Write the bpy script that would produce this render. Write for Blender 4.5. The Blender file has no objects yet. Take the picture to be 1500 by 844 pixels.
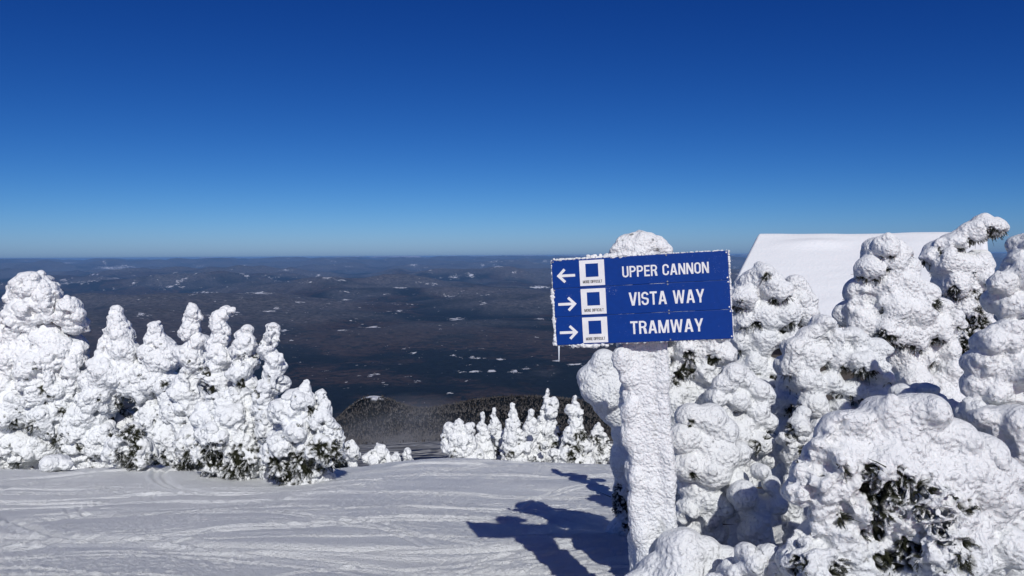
import bpy, bmesh, math, random
import numpy as np
from mathutils import Vector, Matrix

random.seed(7)
R = np.random.default_rng(11)
C = bpy.context.scene
COL = C.collection
rad = math.radians

# ------------------------------------------------------------------ camera model
F = 1133.0                      # focal length in pixels of a 1500 px wide picture
PITCH = rad(2.4)
ROLL = .0060                   # the phone was held a touch off level
cp, sp = math.cos(PITCH), math.sin(PITCH)

def ray(px, py):
    u = (px - 750.0) / F; v = (422.0 - py) / F
    u, v = u + ROLL * v, v - ROLL * u
    d = np.array([u, cp + v * sp, -sp + v * cp])
    return d / d[1]

def at(px, py, Y):
    return ray(px, py) * Y

# ------------------------------------------------------------------ noise (numpy)
def h3(ix, iy, iz, seed):
    x = ix.astype(np.int64).astype(np.uint32); y = iy.astype(np.int64).astype(np.uint32); z = iz.astype(np.int64).astype(np.uint32)
    h = x * np.uint32(374761393) + y * np.uint32(668265263) + z * np.uint32(2147483647 - 1013904223) + np.uint32(seed * 974711 + 12345)
    h = (h ^ (h >> np.uint32(13))) * np.uint32(1274126177)
    h = (h ^ (h >> np.uint32(16))) * np.uint32(2246822519)
    h = h ^ (h >> np.uint32(15))
    return (h & np.uint32(0xFFFFFF)).astype(np.float32) / 16777216.0

def vnoise(P, scale, seed=0):
    Q = P / scale
    I = np.floor(Q); f = (Q - I).astype(np.float32); f = f * f * (3 - 2 * f)
    ix, iy, iz = I[:, 0], I[:, 1], I[:, 2]
    r = 0
    for a in (0, 1):
        wa = f[:, 0] if a else 1 - f[:, 0]
        for b in (0, 1):
            wb = f[:, 1] if b else 1 - f[:, 1]
            for c in (0, 1):
                wc = f[:, 2] if c else 1 - f[:, 2]
                r = r + wa * wb * wc * h3(ix + a, iy + b, iz + c, seed)
    return r * 2 - 1

def vnoise2(x, y, scale, seed=0):
    qx = x / scale; qy = y / scale
    ix = np.floor(qx); iy = np.floor(qy)
    fx = qx - ix; fy = qy - iy
    fx = fx * fx * fx * (fx * (fx * 6 - 15) + 10); fy = fy * fy * fy * (fy * (fy * 6 - 15) + 10)
    z = np.zeros_like(ix)
    a = h3(ix, iy, z, seed); b = h3(ix + 1, iy, z, seed); c = h3(ix, iy + 1, z, seed); d = h3(ix + 1, iy + 1, z, seed)
    return ((a * (1 - fx) + b * fx) * (1 - fy) + (c * (1 - fx) + d * fx) * fy) * 2 - 1

def fbm2(x, y, scale, oct=4, seed=0, gain=.5):
    r = 0; a = 1
    for k in range(oct):
        r = r + a * vnoise2(x + 37.7 * k, y - 11.3 * k, scale / 2 ** k, seed + k); a *= gain
    return r

def worley(P, scale, seed=0):
    Q = P / scale
    I = np.floor(Q)
    best = np.full(len(P), 9.0, np.float32)
    for a in (-1, 0, 1):
        for b in (-1, 0, 1):
            for c in (-1, 0, 1):
                jx, jy, jz = I[:, 0] + a, I[:, 1] + b, I[:, 2] + c
                dx = jx + h3(jx, jy, jz, seed) - Q[:, 0]
                dy = jy + h3(jx, jy, jz, seed + 1) - Q[:, 1]
                dz = jz + h3(jx, jy, jz, seed + 2) - Q[:, 2]
                best = np.minimum(best, dx * dx + dy * dy + dz * dz)
    return np.sqrt(best)

def sstep(a, b, x):
    t = np.clip((x - a) / (b - a), 0, 1)
    return t * t * (3 - 2 * t)

# ------------------------------------------------------------------ object helpers
def mesh_obj(name, V, faces, mat, parent=None, smooth=True, attrs=None):
    me = bpy.data.meshes.new(name)
    V = np.asarray(V, np.float32)
    if isinstance(faces, np.ndarray):
        k = faces.shape[1]; n = len(faces)
        me.vertices.add(len(V)); me.vertices.foreach_set('co', V.ravel())
        me.loops.add(n * k); me.loops.foreach_set('vertex_index', faces.astype(np.int32).ravel())
        me.polygons.add(n); me.polygons.foreach_set('loop_start', np.arange(0, n * k, k, dtype=np.int32))
        me.update(calc_edges=True)
    else:
        me.from_pydata([tuple(map(float, v)) for v in V], [], faces)
    if smooth:
        me.polygons.foreach_set('use_smooth', np.ones(len(me.polygons), bool))
    for k, a in (attrs or {}).items():
        at_ = me.attributes.new(k, 'FLOAT', 'POINT'); at_.data.foreach_set('value', np.asarray(a, np.float32))
    me.materials.append(mat)
    o = bpy.data.objects.new(name, me); COL.objects.link(o)
    if parent is not None:
        o.parent = parent
    return o

def thing(name, label, cat, loc=(0, 0, 0), group=None):
    o = bpy.data.objects.new(name, None); COL.objects.link(o)
    o.location = loc; o.empty_display_size = .2
    tag(o, label, cat, group)
    return o

def tag(o, label=None, cat=None, group=None, kind=None):
    if label: o['label'] = label
    if cat: o['category'] = cat
    if group: o['group'] = group
    if kind: o['kind'] = kind
    return o

# ------------------------------------------------------------------ materials
def new_mat(name):
    m = bpy.data.materials.new(name); m.use_nodes = True
    nt = m.node_tree
    return m, nt, nt.nodes['Principled BSDF']

def N(nt, t, **kw):
    n = nt.nodes.new(t)
    for k, v in kw.items():
        if k.startswith('i_'):
            n.inputs[k[2:].replace('_', ' ')].default_value = v
        else:
            setattr(n, k, v)
    return n

def plain(name, col, rough=.5, spec=.5, bump=0, bscale=40):
    m, nt, b = new_mat(name)
    b.inputs['Roughness'].default_value = rough
    b.inputs['Specular IOR Level'].default_value = spec
    tc = N(nt, 'ShaderNodeTexCoord')
    no = N(nt, 'ShaderNodeTexNoise', i_Scale=bscale * .35, i_Detail=5.0)
    nt.links.new(tc.outputs['Object'], no.inputs['Vector'])
    mx = N(nt, 'ShaderNodeMix', data_type='RGBA')
    mx.inputs[6].default_value = (*[c * .85 for c in col], 1); mx.inputs[7].default_value = (*[min(1, c * 1.12) for c in col], 1)
    nt.links.new(no.outputs['Fac'], mx.inputs[0]); nt.links.new(mx.outputs[2], b.inputs['Base Color'])
    if bump:
        n2 = N(nt, 'ShaderNodeTexNoise', i_Scale=bscale, i_Detail=4.0)
        nt.links.new(tc.outputs['Object'], n2.inputs['Vector'])
        bp = N(nt, 'ShaderNodeBump', i_Strength=1.0, i_Distance=bump)
        nt.links.new(n2.outputs['Fac'], bp.inputs['Height']); nt.links.new(bp.outputs['Normal'], b.inputs['Normal'])
    return m

def snow_mat(name, s1, d1, s2, d2, col=(.85, .872, .882)):
    """rime and snow; the vertex attribute 'bare' marks needles and twigs left free of snow"""
    m, nt, b = new_mat(name)
    b.inputs['Roughness'].default_value = .62
    b.inputs['Specular IOR Level'].default_value = .25
    tc = N(nt, 'ShaderNodeTexCoord')
    n1 = N(nt, 'ShaderNodeTexNoise', i_Scale=s1, i_Detail=5.0, i_Roughness=.6)
    v1 = N(nt, 'ShaderNodeTexVoronoi', i_Scale=s2)
    v1.feature = 'SMOOTH_F1'
    for n in (n1, v1):
        nt.links.new(tc.outputs['Object'], n.inputs['Vector'])
    geo = N(nt, 'ShaderNodeNewGeometry')
    sx = N(nt, 'ShaderNodeSeparateXYZ'); nt.links.new(geo.outputs['Normal'], sx.inputs[0])
    side = N(nt, 'ShaderNodeMapRange', i_From_Min=.90, i_From_Max=.2, i_To_Min=.30, i_To_Max=1.0)
    nt.links.new(sx.outputs['Z'], side.inputs['Value'])
    dist = N(nt, 'ShaderNodeMath', operation='MULTIPLY'); dist.inputs[1].default_value = d2
    nt.links.new(side.outputs[0], dist.inputs[0])
    b1 = N(nt, 'ShaderNodeBump', i_Strength=1.0, i_Distance=d1); nt.links.new(n1.outputs['Fac'], b1.inputs['Height'])
    b2 = N(nt, 'ShaderNodeBump', i_Strength=1.0, invert=True); nt.links.new(v1.outputs['Distance'], b2.inputs['Height'])
    nt.links.new(dist.outputs[0], b2.inputs['Distance'])
    nt.links.new(b1.outputs['Normal'], b2.inputs['Normal']); nt.links.new(b2.outputs['Normal'], b.inputs['Normal'])
    a = N(nt, 'ShaderNodeAttribute', attribute_name='bare')
    n3 = N(nt, 'ShaderNodeTexNoise', i_Scale=s2 * 1.3, i_Detail=4.0); nt.links.new(tc.outputs['Object'], n3.inputs['Vector'])
    dk = N(nt, 'ShaderNodeMix', data_type='RGBA'); dk.inputs[6].default_value = (.010, .014, .007, 1); dk.inputs[7].default_value = (.040, .042, .020, 1)
    nt.links.new(n3.outputs['Fac'], dk.inputs[0])
    mx = N(nt, 'ShaderNodeMix', data_type='RGBA'); mx.inputs[6].default_value = (*col, 1)
    nt.links.new(a.outputs['Fac'], mx.inputs[0]); nt.links.new(dk.outputs[2], mx.inputs[7])
    nt.links.new(mx.outputs[2], b.inputs['Base Color'])
    return m

M_SNOW_NEAR = snow_mat('snow_near', 70, .019, 32, .028)
M_SNOW_FAR = snow_mat('snow_far', 24, .04, 11, .075)
M_SPRAY = snow_mat('needle_spray', 60, .002, 30, .002)
M_POST = snow_mat('rime_on_post', 75, .016, 55, .010)
M_BARK = plain('bark', (.05, .04, .03), .9, .2, .01, 30)

def ground_mat():
    m, nt, b = new_mat('piste_snow')
    b.inputs['Base Color'].default_value = (.85, .875, .885, 1)
    b.inputs['Roughness'].default_value = .5
    b.inputs['Specular IOR Level'].default_value = .35
    tc = N(nt, 'ShaderNodeTexCoord')
    def noise(scale, det, sx, sy, rz=0):
        mp = N(nt, 'ShaderNodeMapping'); mp.inputs['Scale'].default_value = (sx, sy, 1); mp.inputs['Rotation'].default_value = (0, 0, rz)
        nt.links.new(tc.outputs['Object'], mp.inputs['Vector'])
        n = N(nt, 'ShaderNodeTexNoise', i_Scale=scale, i_Detail=det, i_Roughness=.6); nt.links.new(mp.outputs[0], n.inputs['Vector'])
        return n.outputs['Fac']
    h = None
    last = None
    for (fac, dist) in ((noise(1.0, 6, 2.2, 9, rad(4)), .022), (noise(1.0, 5, 7, 34, rad(-9)), .022), (noise(30, 6, 1, 1), .034), (noise(95, 4, 1, 1), .020)):
        bp = N(nt, 'ShaderNodeBump', i_Strength=1.0, i_Distance=dist)
        nt.links.new(fac, bp.inputs['Height'])
        if last: nt.links.new(last.outputs['Normal'], bp.inputs['Normal'])
        last = bp
    nt.links.new(last.outputs['Normal'], b.inputs['Normal'])
    return m

# ------------------------------------------------------------------ ground near the camera
def g0(x, y):
    """height of the packed piste"""
    yc = 22.4
    z = -1.6 - .21 * np.where(y > 0, y, y * .4) + .0010 * np.clip(y, 0, 26) ** 2
    z = z - .42 * 1.2 * np.log1p(np.exp(np.clip((y - yc) / 1.2, -60, 60)))
    z = z + .16 * np.exp(-((x + 1.7) / 2.6) ** 2 - ((y - 21) / 6) ** 2)      # low rise at the brow
    z = z - .15 * sstep(-2.5, -6, x) * sstep(8, 16, y) * sstep(-14, -8, x)
    return z

def ground_h(x, y):
    x = np.asarray(x, float); y = np.asarray(y, float)
    z = g0(x, y)
    z = z + .10 * fbm2(x, y * 1.3, 4.5, 3, 5) + .02 * vnoise2(x, y, .9, 9)
    return z

def hit(px, py):
    d = ray(px, py)
    t = np.linspace(2, 70, 4000)
    z = g0(d[0] * t, t)
    k = np.nonzero(d[2] * t < z)[0]
    return float(t[k[0]]) if len(k) else 24.0

def build_ground():
    na, nr = 960, 1250
    th = np.linspace(-math.pi * .26, math.pi * .26, na)
    r = np.exp(np.linspace(math.log(2.6), math.log(62), nr))
    A, B = np.meshgrid(th, r, indexing='xy')
    x = (np.sin(A) * B).ravel(); y = (np.cos(A) * B).ravel()
    z = ground_h(x, y)
    near = sstep(40, 20, y)
    rng = np.random.default_rng(5)
    # ski tracks: long shallow arcs cut into the snow
    for k in range(240):
        x0 = rng.uniform(-14, 7); y0 = 5 + 17 * rng.uniform(0, 1) ** 1.3
        ang = rng.normal(.02, .16) if k % 3 else rng.uniform(-1.3, 1.3)
        rad_ = rng.choice([-1, 1]) * (rng.uniform(7, 60) if k % 3 else rng.uniform(2, 14))
        L = rng.uniform(1.2, 5.5)
        w = rng.uniform(.012, .035) if k % 5 else rng.uniform(.05, .09)
        dep = w * rng.uniform(.35, .75)
        sl = np.nonzero((np.abs(x - x0) < L + .4) & (np.abs(y - y0) < L + .4))[0]
        if not len(sl): continue
        xs, ys = x[sl], y[sl]
        nx, ny = -math.sin(ang), math.cos(ang)
        cx, cy = x0 + nx * rad_, y0 + ny * rad_
        d = np.hypot(xs - cx, ys - cy) - abs(rad_)
        along = (xs - x0) * math.cos(ang) + (ys - y0) * math.sin(ang)
        m = sstep(L, L * .7, np.abs(along)) * near[sl] * (np.abs((xs - x0) * nx + (ys - y0) * ny) < L)
        for off in ((0.0,) if k % 2 else (-.09, .09)):              # single edges and paired skis
            e = np.abs(d - off)
            z[sl] += m * dep * (-np.exp(-(e / w) ** 2) + .55 * np.exp(-((d - off - 1.8 * w) / (.7 * w)) ** 2))
    # chopped, scraped surface, streaked along the run
    s = fbm2(x * .8 + y * .12, y * 3.2, .9, 3, 21)
    z += near * .007 * s * (.4 + .6 * sstep(-.2, .5, fbm2(x, y, 2.6, 2, 41)))
    c = fbm2(x, y, .22, 2, 61)
    rp = sstep(-.15, .45, fbm2(x, y * 1.8, 1.7, 3, 71))
    z += near * .006 * c * rp + near * .011 * np.maximum(vnoise2(x, y, .075, 75), 0) * (.25 + rp) + near * .006 * vnoise2(x, y, .035, 76) * (.3 + rp)
    # banked up snow under the trees on the right
    bank = sstep(1.0, 2.2, x - .03 * y) * sstep(15, 9, y)
    z += bank * (.42 + .16 * fbm2(x, y, .8, 4, 81))
    V = np.stack([x, y, z], 1)
    i = np.arange(na * nr).reshape(nr, na)
    Q = np.stack([i[:-1, :-1], i[:-1, 1:], i[1:, 1:], i[1:, :-1]], -1).reshape(-1, 4)
    # close the fan behind the camera with a coarse apron
    o = mesh_obj('ski_slope', V, Q, ground_mat())
    tag(o, kind='structure')
    return o

# ------------------------------------------------------------------ valley and hills
def px_of(x, y):
    return 750 + x / y * F        # column of a far point (horizontal direction only)

PROF = np.array([(20, -26), (45, -17), (60, -17.5), (100, -25), (150, -36), (165, -40.5), (250, -63), (400, -95), (600, -134), (760, -190), (1000, -330), (1600, -560),
                 (2600, -730), (4200, -860), (7000, -900), (30000, -900), (95000, -900)], float)

FIELDS = [(548, 550, 13, 3.2), (668, 468, 14, 2.2), (560, 562, 7, 2), (598, 553, 9, 2), (607, 560, 14, 2), (672, 547, 9, 2.2), (695, 546, 10, 1.6), (720, 545, 10, 2),
          (757, 545, 16, 2.4), (664, 522, 10, 1.6), (700, 525, 18, 1.2), (735, 527, 10, 1.2), (815, 530, 9, 3), (838, 535, 14, 1.6), (605, 518, 7, 1.4), (770, 540, 6, 1.4),
          (655, 434, 16, 1.8), (708, 445, 8, 1.6), (790, 421, 16, 1.6), (585, 456, 7, 1.4), (645, 482, 5, 1.4), (505, 485, 16, 1.2), (545, 480, 18, 1.5),
          (255, 421, 20, 1.5), (165, 393, 22, 2.2), (140, 402, 10, 1), (320, 463, 30, 1.2), (395, 457, 22, 1.4), (205, 461, 14, 2.0), (345, 458, 10, 1.4),
          (465, 404, 7, 1.8), (480, 408, 10, 1.4), (500, 411, 9, 1.4), (450, 414, 8, 1.2), (665, 406, 10, 2.2), (690, 404, 6, 3.2), (300, 429, 20, 1), (380, 430, 24, 1),
          (505, 440, 6, 1.5), (440, 443, 12, 1), (405, 452, 8, 1.2), (585, 422, 12, 1.0), (760, 400, 10, 1.2), (605, 389, 8, 1.4), (620, 392, 6, 1), (730, 391, 8, 1.0),
          (250, 388, 14, .9), (100, 386, 12, .8), (200, 405, 10, .8), (420, 396, 10, .9), (790, 468, 10, 1.2), (785, 495, 7, 1.2), (415, 485, 6, 2), (425, 500, 5, 1.5),
          (1080, 392, 14, 1.4), (1085, 402, 10, 1)]

def valley_h(x, y):
    r = np.hypot(x, y)
    z = np.interp(np.log(r), np.log(PROF[:, 0]), PROF[:, 1])
    px = px_of(x, y)
    # two frosted knolls below the brow
    for (cx, cr, top, wx, wr) in ((535, 690, -137, 62, 90), (700, 720, -141, 175, 120), (880, 760, -160, 150, 120)):
        d = ((px - cx) / wx) ** 2 + ((r - cr) / wr) ** 2
        base = np.interp(np.log(cr), np.log(PROF[:, 0]), PROF[:, 1])
        z = z + (top - base) * np.exp(-d * 1.1)
    mid = sstep(800, 1600, r)
    z = z + mid * (1 - sstep(5000, 9000, r)) * 22 * fbm2(x, y, 900, 4, 101)
    a = sstep(4500, 13000, r)
    z = z + a * (60 + 230 * np.maximum(.25 + fbm2(x, y * 1.25, 4300, 5, 111), 0) - 20)
    a2 = sstep(11000, 24000, r)
    rd = 1 - np.abs(fbm2(x * .8, y * 1.3, 7500, 5, 131))
    z = z + a2 * (430 * np.maximum(rd - .50, 0) + 120 * fbm2(x, y, 2600, 4, 141))
    a3 = sstep(30000, 56000, r)
    z = z + a3 * (190 + 260 * (1 - np.abs(fbm2(x * .7, y * 1.4, 15000, 5, 151))))
    a4 = sstep(60000, 78000, r)
    z = z + a4 * (-60 + 300 * fbm2(x, y * .6, 11000, 5, 161)) 
    # named shapes seen in the view: low hills and the far peaks
    for (cx, cr, wx, wr, hh) in ((480, 17500, 60, 2600, 210), (600, 15500, 85, 1800, 150), (330, 24000, 100, 3000, 210), (700, 26000, 90, 3600, 190), (430, 33000, 50, 4000, 260), (150, 30000, 120, 4000, 160),
                                 (590, 82000, 34, 6000, 520), (300, 80000, 20, 6000, 430), (335, 82000, 60, 6000, 130), (700, 79000, 90, 7000, 130), (440, 76000, 80, 7000, 120), (850, 80000, 90, 6000, 120)):
        z = z + hh * np.exp(-((px - cx) / wx) ** 2 - ((r - cr) / wr) ** 2)
    hi = -150 + 168 * np.tanh((z + 150) / 168)
    return np.where((r > 5000) & (z > -150), hi, z)

def valley_mat():
    m, nt, b = new_mat('valley_forest')
    b.inputs['Roughness'].default_value = .95
    b.inputs['Specular IOR Level'].default_value = .05
    tc = N(nt, 'ShaderNodeTexCoord')
    def noise(wl, det, rough=.55):
        n = N(nt, 'ShaderNodeTexNoise', i_Scale=1.0 / wl, i_Detail=det, i_Roughness=rough); nt.links.new(tc.outputs['Object'], n.inputs['Vector']); return n.outputs['Fac']
    def ramp(f, a, c):
        n = N(nt, 'ShaderNodeMapRange', i_From_Min=a, i_From_Max=c); nt.links.new(f, n.inputs['Value']); n.clamp = True; return n.outputs[0]
    def mix(f, a, c):
        n = N(nt, 'ShaderNodeMix', data_type='RGBA')
        for k, v in ((6, a), (7, c)):
            if isinstance(v, tuple): n.inputs[k].default_value = (*v, 1)
            else: nt.links.new(v, n.inputs[k])
        nt.links.new(f, n.inputs[0]); return n.outputs[2]
    conif = mix(ramp(noise(55, 5, .7), .35, .65), (.002, .0035, .004), (.012, .015, .016))
    hardw = mix(ramp(noise(70, 5, .7), .35, .65), (.018, .0115, .0095), (.074, .050, .040))
    dots = ramp(noise(130, 4, .7), .56, .60)
    hardw = mix(dots, hardw, (.008, .010, .011))
    c = mix(ramp(noise(2100, 8, .66), .475, .525), conif, hardw)
    frost_haze = mix(ramp(noise(60, 5, .7), .35, .65), (.03, .028, .03), (.17, .16, .165))
    c = mix(ramp(noise(3200, 7, .62), .60, .74), c, frost_haze)
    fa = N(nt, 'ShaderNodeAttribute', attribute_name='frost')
    c = mix(fa.outputs['Fac'], c, frost_haze)  # frosted hilltops, plus the haze painted onto the far ranges
    a = N(nt, 'ShaderNodeAttribute', attribute_name='field')
    f1 = N(nt, 'ShaderNodeMath', operation='ADD'); nt.links.new(a.outputs['Fac'], f1.inputs[0])
    sm = N(nt, 'ShaderNodeMath', operation='MULTIPLY_ADD'); nt.links.new(noise(90, 4, .7), sm.inputs[0]); sm.inputs[1].default_value = 3.4; sm.inputs[2].default_value = -1.86
    nt.links.new(sm.outputs[0], f1.inputs[1])
    c = mix(ramp(f1.outputs[0], .42, .55), c, (.72, .73, .76))
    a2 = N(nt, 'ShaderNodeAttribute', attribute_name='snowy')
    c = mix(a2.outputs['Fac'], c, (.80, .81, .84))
    nt.links.new(c, b.inputs['Base Color'])
    bp = N(nt, 'ShaderNodeBump', i_Strength=1.0, i_Distance=34.0); nt.links.new(noise(80, 6, .75), bp.inputs['Height'])
    nt.links.new(bp.outputs['Normal'], b.inputs['Normal'])
    return m

def build_valley():
    na, nr = 1000, 760
    th = np.linspace(-rad(48), rad(48), na)
    r = np.exp(np.linspace(math.log(20), math.log(95000), nr))
    A, B = np.meshgrid(th, r, indexing='xy')
    x = (np.sin(A) * B).ravel(); y = (np.cos(A) * B).ravel()
    z = valley_h(x, y)
    rr = np.hypot(x, y)
    px = px_of(x, y); py = 375 - z / y * F - ROLL * (px - 750)
    fld = np.zeros_like(x)
    for (cx, cy, wx, wy) in FIELDS:
        d = ((px - cx) / wx) ** 2 + ((py - cy) / (wy * 1.1)) ** 2
        fld = np.maximum(fld, (rr > 3500) * np.exp(-d * 1.1) * .92)
    # open farmland clearings scattered over the valley floor
    s = fbm2(x, y, 420, 3, 201); big = fbm2(x, y, 5200, 3, 211)
    fld = np.maximum(fld, sstep(.70, 1.0, s + .45 * big) * sstep(9000, 14000, rr) * .50)
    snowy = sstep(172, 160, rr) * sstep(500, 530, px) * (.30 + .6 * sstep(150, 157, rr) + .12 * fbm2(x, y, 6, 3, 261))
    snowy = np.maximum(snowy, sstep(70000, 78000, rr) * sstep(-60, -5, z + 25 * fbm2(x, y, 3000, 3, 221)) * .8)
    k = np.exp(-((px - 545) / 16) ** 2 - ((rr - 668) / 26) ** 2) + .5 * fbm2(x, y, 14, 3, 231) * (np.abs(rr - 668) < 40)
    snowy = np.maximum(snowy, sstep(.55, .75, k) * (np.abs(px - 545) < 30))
    relief = fbm2(x, y * 1.25, 4300, 5, 111)
    hill = sstep(25, 140, z + 900 - 95 * relief * .3 - 60) 
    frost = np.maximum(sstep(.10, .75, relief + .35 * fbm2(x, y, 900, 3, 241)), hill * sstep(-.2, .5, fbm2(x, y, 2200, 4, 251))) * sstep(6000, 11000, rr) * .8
    frost = np.maximum(frost, .55 * sstep(26000, 50000, rr) * (.6 + .4 * fbm2(x, y, 4000, 3, 271)))  # haze painted into the colour: far ranges turn paler with distance
    V = np.stack([x, y, z], 1)
    i = np.arange(na * nr).reshape(nr, na)
    Q = np.stack([i[:-1, :-1], i[:-1, 1:], i[1:, 1:], i[1:, :-1]], -1).reshape(-1, 4)
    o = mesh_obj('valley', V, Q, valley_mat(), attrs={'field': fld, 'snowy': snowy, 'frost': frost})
    tag(o, kind='structure')

def build_knoll_forest():
    rng = np.random.default_rng(3)
    n = 38000
    px = rng.uniform(440, 980, n); r = np.exp(rng.uniform(math.log(158), math.log(860), n))
    keep = rng.uniform(0, 1, n) < np.clip((r / 700) ** 1.2, .12, 1)
    px, r = px[keep], r[keep]
    t = (px - 750) / F; y = r / np.sqrt(1 + t * t); x = t * y
    k = np.exp(-((px - 545) / 15) ** 2 - ((r - 668) / 26) ** 2)
    ok = k < .45 + .5 * rng.uniform(-.6, .5, len(k))
    x, y, r = x[ok], y[ok], r[ok]; n = len(x)
    z = valley_h(x, y)
    k = 7; lev = [(0.0, .25), (.12, 1.0), (.45, .72), (.48, .5), (.8, .22), (1.0, .02)]
    a = np.linspace(0, 2 * math.pi, k, endpoint=False)
    T = np.array([[math.cos(b) * w, math.sin(b) * w, h] for h, w in lev for b in a])
    Fq = [[l * k + j, l * k + (j + 1) % k, (l + 1) * k + (j + 1) % k, (l + 1) * k + j] for l in range(len(lev) - 1) for j in range(k)]
    Fq = np.array(Fq)
    H = rng.uniform(1.0, 2.2, n) * np.clip(.45 + r / 900, .5, 1.1); W = H * rng.uniform(.24, .38, n)
    V = T[None] * np.stack([W, W, H], 1)[:, None] * (1 + rng.normal(0, .13, (n, len(T), 1)))
    V = V + np.stack([x, y, z - .3], 1)[:, None]
    Q = (Fq[None] + (np.arange(n) * len(T))[:, None, None]).reshape(-1, 4)
    fr = np.repeat(np.clip(rng.beta(1.6, 2.6, n) + .15 * vnoise2(x, y, 60, 4), 0, 1), len(T))
    m, nt, b = new_mat('frosted_forest')
    b.inputs['Roughness'].default_value = .9; b.inputs['Specular IOR Level'].default_value = .1
    at_ = N(nt, 'ShaderNodeAttribute', attribute_name='frost')
    mx = N(nt, 'ShaderNodeMix', data_type='RGBA'); mx.inputs[6].default_value = (.026, .023, .021, 1); mx.inputs[7].default_value = (.125, .118, .114, 1)
    nt.links.new(at_.outputs['Fac'], mx.inputs[0]); nt.links.new(mx.outputs[2], b.inputs['Base Color'])
    o = mesh_obj('frosted_forest', V.reshape(-1, 3), Q, m, smooth=False, attrs={'frost': fr})
    tag(o, 'dark frosted forest covering the rounded knolls below the piste', 'forest', kind='stuff')

# ------------------------------------------------------------------ implicit snow shapes
def surface_nets(S, lo, h):
    nx, ny, nz = S.shape
    ins = S < 0
    cnt = np.zeros((nx - 1, ny - 1, nz - 1), np.int32)
    sl = [slice(0, -1), slice(1, None)]
    for a in (0, 1):
        for b in (0, 1):
            for c in (0, 1):
                cnt += ins[sl[a], sl[b], sl[c]]
    act = (cnt > 0) & (cnt < 8)
    idx = np.full(act.shape, -1, np.int64)
    cells = np.argwhere(act); idx[act] = np.arange(len(cells))
    acc = np.zeros((len(cells), 3)); num = np.zeros(len(cells))
    ci, cj, ck = cells.T
    cor = [(a, b, c) for a in (0, 1) for b in (0, 1) for c in (0, 1)]
    for p in cor:
        for ax in range(3):
            if p[ax]: continue
            q = list(p); q[ax] = 1
            s0 = S[ci + p[0], cj + p[1], ck + p[2]]; s1 = S[ci + q[0], cj + q[1], ck + q[2]]
            m = (s0 < 0) != (s1 < 0)
            t = np.where(m, s0 / np.where(m, s0 - s1, 1), 0)
            pt = np.array(p, float)[None].repeat(len(cells), 0); pt[:, ax] += t
            acc += pt * m[:, None]; num += m
    V = (cells + acc / num[:, None]) * h + lo
    faces = []
    for ax in range(3):
        u, w = [(1, 2), (2, 0), (0, 1)][ax]
        s0 = [slice(None)] * 3; s1 = [slice(None)] * 3
        s0[ax] = slice(0, -1); s1[ax] = slice(1, None)
        ch = ins[tuple(s0)] != ins[tuple(s1)]
        e = np.argwhere(ch)
        e = e[(e[:, u] > 0) & (e[:, w] > 0) & (e[:, u] < S.shape[u] - 1) & (e[:, w] < S.shape[w] - 1)]
        def cell(du, dw):
            c = e.copy(); c[:, u] -= du; c[:, w] -= dw
            return idx[c[:, 0], c[:, 1], c[:, 2]]
        q = np.stack([cell(1, 1), cell(0, 1), cell(0, 0), cell(1, 0)], 1)
        flip = ~ins[e[:, 0], e[:, 1], e[:, 2]]
        q[flip] = q[flip][:, ::-1]
        faces.append(q)
    Q = np.concatenate(faces); Q = Q[(Q >= 0).all(1)]
    return V, Q

def blob_mesh(prims, h, k, boxes=()):
    """prims: rows (cx,cy,cz,rx,ry,rz); boxes: (centre, half sizes, axes as rows, rounding)"""
    K = [q[6] if len(q) > 6 else k for q in prims]
    P = np.array([q[:6] for q in prims], float)
    lo = (P[:, :3] - P[:, 3:]).min(0); hi = (P[:, :3] + P[:, 3:]).max(0)
    for (c, hs, A, rd) in boxes:
        e = np.abs(A.T) @ hs; lo = np.minimum(lo, c - e); hi = np.maximum(hi, c + e)
    lo = lo - 4 * h; hi = hi + 4 * h
    n = np.ceil((hi - lo) / h).astype(int) + 1
    S = np.full(n, 1.0, np.float32)
    ax = [lo[i] + h * np.arange(n[i]) for i in range(3)]
    for (c, hs, A, rd) in boxes:
        G = np.stack(np.meshgrid(*ax, indexing='ij'), -1) - c
        q = np.abs(G @ A.T) - (np.asarray(hs) - rd)
        d = np.linalg.norm(np.maximum(q, 0), axis=-1) + np.minimum(q.max(-1), 0) - rd
        S = np.minimum(S, d.astype(np.float32))
    for c, k in zip(P, K):
        pad = k + 2 * h
        i0 = np.maximum(np.floor((c[:3] - c[3:] - pad - lo) / h).astype(int), 0)
        i1 = np.minimum(np.ceil((c[:3] + c[3:] + pad - lo) / h).astype(int) + 1, n)
        X = (ax[0][i0[0]:i1[0]] - c[0])[:, None, None] / c[3]
        Y = (ax[1][i0[1]:i1[1]] - c[1])[None, :, None] / c[4]
        Z = (ax[2][i0[2]:i1[2]] - c[2])[None, None, :] / c[5]
        d = ((np.sqrt(X * X + Y * Y + Z * Z) - 1) * min(c[3:])).astype(np.float32)
        sub = S[i0[0]:i1[0], i0[1]:i1[1], i0[2]:i1[2]]
        hh = np.maximum(k - np.abs(sub - d), 0)
        S[i0[0]:i1[0], i0[1]:i1[1], i0[2]:i1[2]] = np.minimum(sub, d) - hh * hh / (4 * k)
    return surface_nets(S, lo, h)

def vnormals(V, Q):
    n = np.cross(V[Q[:, 2]] - V[Q[:, 0]], V[Q[:, 3]] - V[Q[:, 1]])
    o = np.zeros_like(V)
    for j in range(4):
        for a in range(3):
            o[:, a] += np.bincount(Q[:, j], n[:, a], len(V))
    return o / (np.linalg.norm(o, axis=1, keepdims=True) + 1e-12)

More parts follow.
